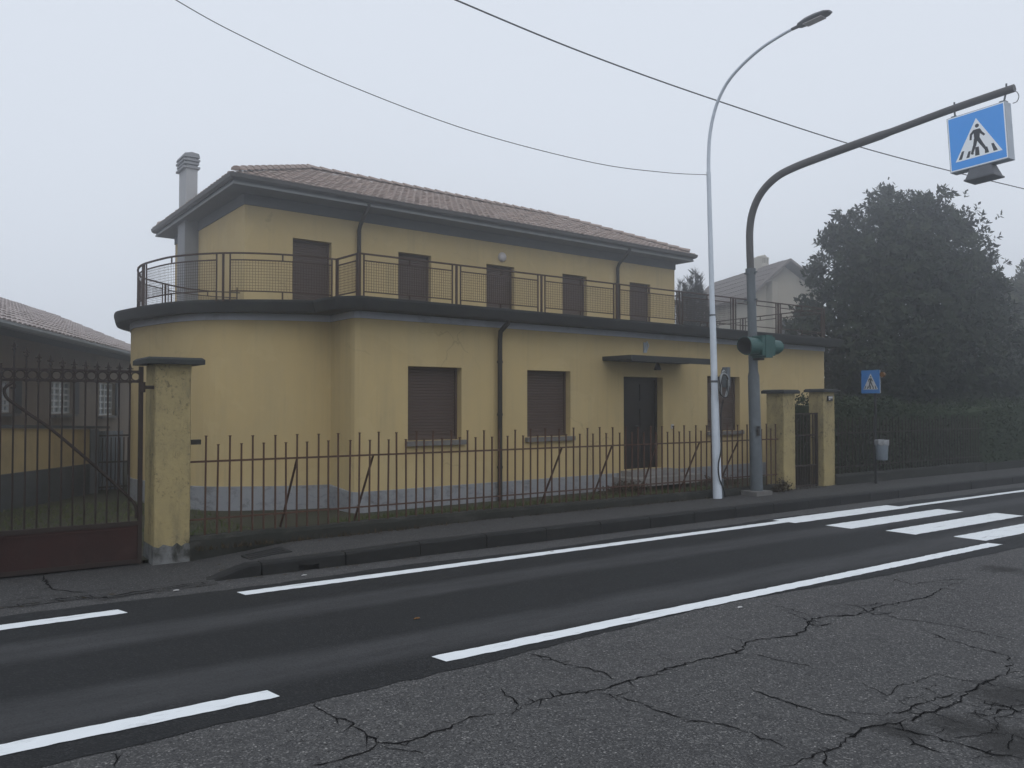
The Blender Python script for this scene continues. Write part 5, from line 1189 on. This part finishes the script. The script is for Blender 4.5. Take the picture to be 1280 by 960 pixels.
g0 = on_z(116.5, 617, 0.06); g1 = on_z(162, 614, 0.06); gd = (g1 - g0).normalized(); gp = lambda px, py: on_wall(px, py, g0, gd)
ztg = gp(120, 540).z
m = MB(); m.obox(g0 + Vector((0, 0, ztg / 2)), gd * 0.075, Vector((-gd.y, gd.x, 0)) * 0.06, Vector((0, 0, ztg / 2))); m.build('gate_post', M['nplinth'], sgate)
m = MB()
for s_ in (0.08, (g1 - g0).length): m.bar(g0 + gd * s_ + Vector((0, 0, 0.08)), g0 + gd * s_ + Vector((0, 0, ztg - 0.1)), 0.04, 0.04)
for z in (gp(140, 548).z, gp(140, 581).z, 0.12): m.bar(g0 + gd * 0.08 + Vector((0, 0, z)), g1 + Vector((0, 0, z)), 0.035, 0.035)
m.build('gate_frame', M['gatebar'], sgate)
LG = (g1 - g0).length; bmh = MB().box((-0.01, -0.01, 0.1), (0.01, 0.01, ztg - 0.12)).mesh('bar', M['gatebar'])
for k in range(8): inst('bar', bmh, (g0.x + gd.x * LG * (k + 1) / 8.5, g0.y + gd.y * LG * (k + 1) / 8.5, 0), sgate)
m = MB(); nn_ = Vector((-gd.y, gd.x, 0)); rows = [[], []]
for k in range(25):
    p = g0 + gd * (0.1 + (LG - 0.1) * k / 24) + nn_ * (0.5 + 0.02 * (k % 2)); rows[0].append(p + Vector((0, 0, 0.02))); rows[1].append(p + Vector((0, 0, ztg - 0.06)))
m.grid(rows); o = m.build('corrugated_sheet', M['panel'], fix=False); tag(o, 'pale grey corrugated sheet standing behind the small yard gate', 'metal sheet')

# ------------------------------------------------------------------ far house on the right
WD = 46.0
fh = empty('far_house', at_depth(950, 505, WD), 'hazy beige gabled house with a chimney, far behind the terrace', 'house')
def fq(px, py, dw=0): return at_depth(px, py, WD + dw)
apex = fq(982, 328); rb_ = at_depth(890, 355.5, 55.0); rdir = Vector((rb_.x - apex.x, rb_.y - apex.y, 0)); rl = rdir.normalized()
eL = fq(934, 371, 0.2); eR = fq(1036, 371, -0.2); eR.z = eL.z; ov_ = -rl * 0.55
def flat(p, z=0.0): return Vector((p.x, p.y, z))
wl_, wr_ = eL + (eR - eL) * 0.05 + rl * 0.1, eR + (eL - eR) * 0.05 + rl * 0.1
m = MB(); zt_ = eL.z - 0.05
m.quad(flat(wl_), flat(wr_), flat(wr_, zt_), flat(apex + rl * 0.1, apex.z - 0.2), flat(wl_, zt_))
m.quad(flat(wl_), flat(wl_, zt_), flat(wl_ + rdir, zt_), flat(wl_ + rdir)); m.quad(flat(wr_), flat(wr_, zt_), flat(wr_ + rdir, zt_), flat(wr_ + rdir)); m.build('wall', M['farwall'], fh, fix=False)
m = MB()
for e in (eL, eR): 
    d_ = (e - apex) * 1.12; m.prism([apex + d_ + ov_, apex + ov_, apex + rdir, apex + d_ + rdir], (0, 0, 0.14))
frf = m.build('roof', M['farroof'], fh)
tile_field(apex + (eL - apex) * 1.12 + ov_ + Vector((0, 0, .14)), apex + (eL - apex) * 1.12 + rdir + Vector((0, 0, .14)), apex + rdir + Vector((0, 0, .14)), apex + ov_ + Vector((0, 0, .14)), 0.3, 0.5).build('roof_tiles', M['farroof'], frf, kind='stuff', fix=False)
m = MB(); c0 = fq(952, 350, 3); s = WD / F_PX; m.box((c0.x - 0.36, c0.y - 0.3, c0.z - 0.6), (c0.x + 0.32, c0.y + 0.3, fq(950, 330, 3).z)); fch = m.build('chimney', M['farwall'], frf)
m = MB(); zt_ = fq(950, 330, 3).z
for k in range(5): m.box((c0.x - 0.36 + k * 0.15, c0.y - 0.28, zt_), (c0.x - 0.29 + k * 0.15, c0.y + 0.28, zt_ + 0.3))
m.box((c0.x - 0.36, c0.y - 0.3, zt_ + 0.3), (c0.x + 0.32, c0.y + 0.3, zt_ + 0.38)); m.prism([(c0.x - 0.3, c0.y - 0.25, zt_ + .38), (c0.x + 0.26, c0.y - 0.25, zt_ + .38), (c0.x, c0.y - 0.25, zt_ + 0.52)], (0, 0.5, 0)); m.build('chimney_cap', M['farwall'], fch)
m = MB(); q0 = fq(966, 350, 0.2); m.box((q0.x - 0.3, q0.y - 0.2, 0), (q0.x + 0.3, q0.y + 0.4, fq(966, 352).z)); m.build('wall_pier', M['farwall'], fh)
m = MB(); 
for px0, px1, py0, py1 in ((980, 1002, 401, 420),):
    a, b = fq(px0, py1, -0.5), fq(px1, py0, -0.5); m.box((a.x, min(a.y, b.y), a.z), (b.x, max(a.y, b.y) + 0.2, b.z))
m.build('lean_to', M['nplinth'], fh)

# ------------------------------------------------------------------ fog
m = MB(); m.box((-92, -92, -1.1), (92, 92, 12.5))
hm, nt, bs = new_mat('fog'); nt.nodes.remove(bs)
pv = nt.nodes.new('ShaderNodeVolumePrincipled'); pv.inputs['Color'].default_value = (0.93, 0.955, 0.99, 1); pv.inputs['Density'].default_value = 0.0085; pv.inputs['Anisotropy'].default_value = 0.85
nt.links.new(pv.outputs[0], nt.nodes['Material Output'].inputs['Volume'])
m.build('haze', hm, kind='stuff')
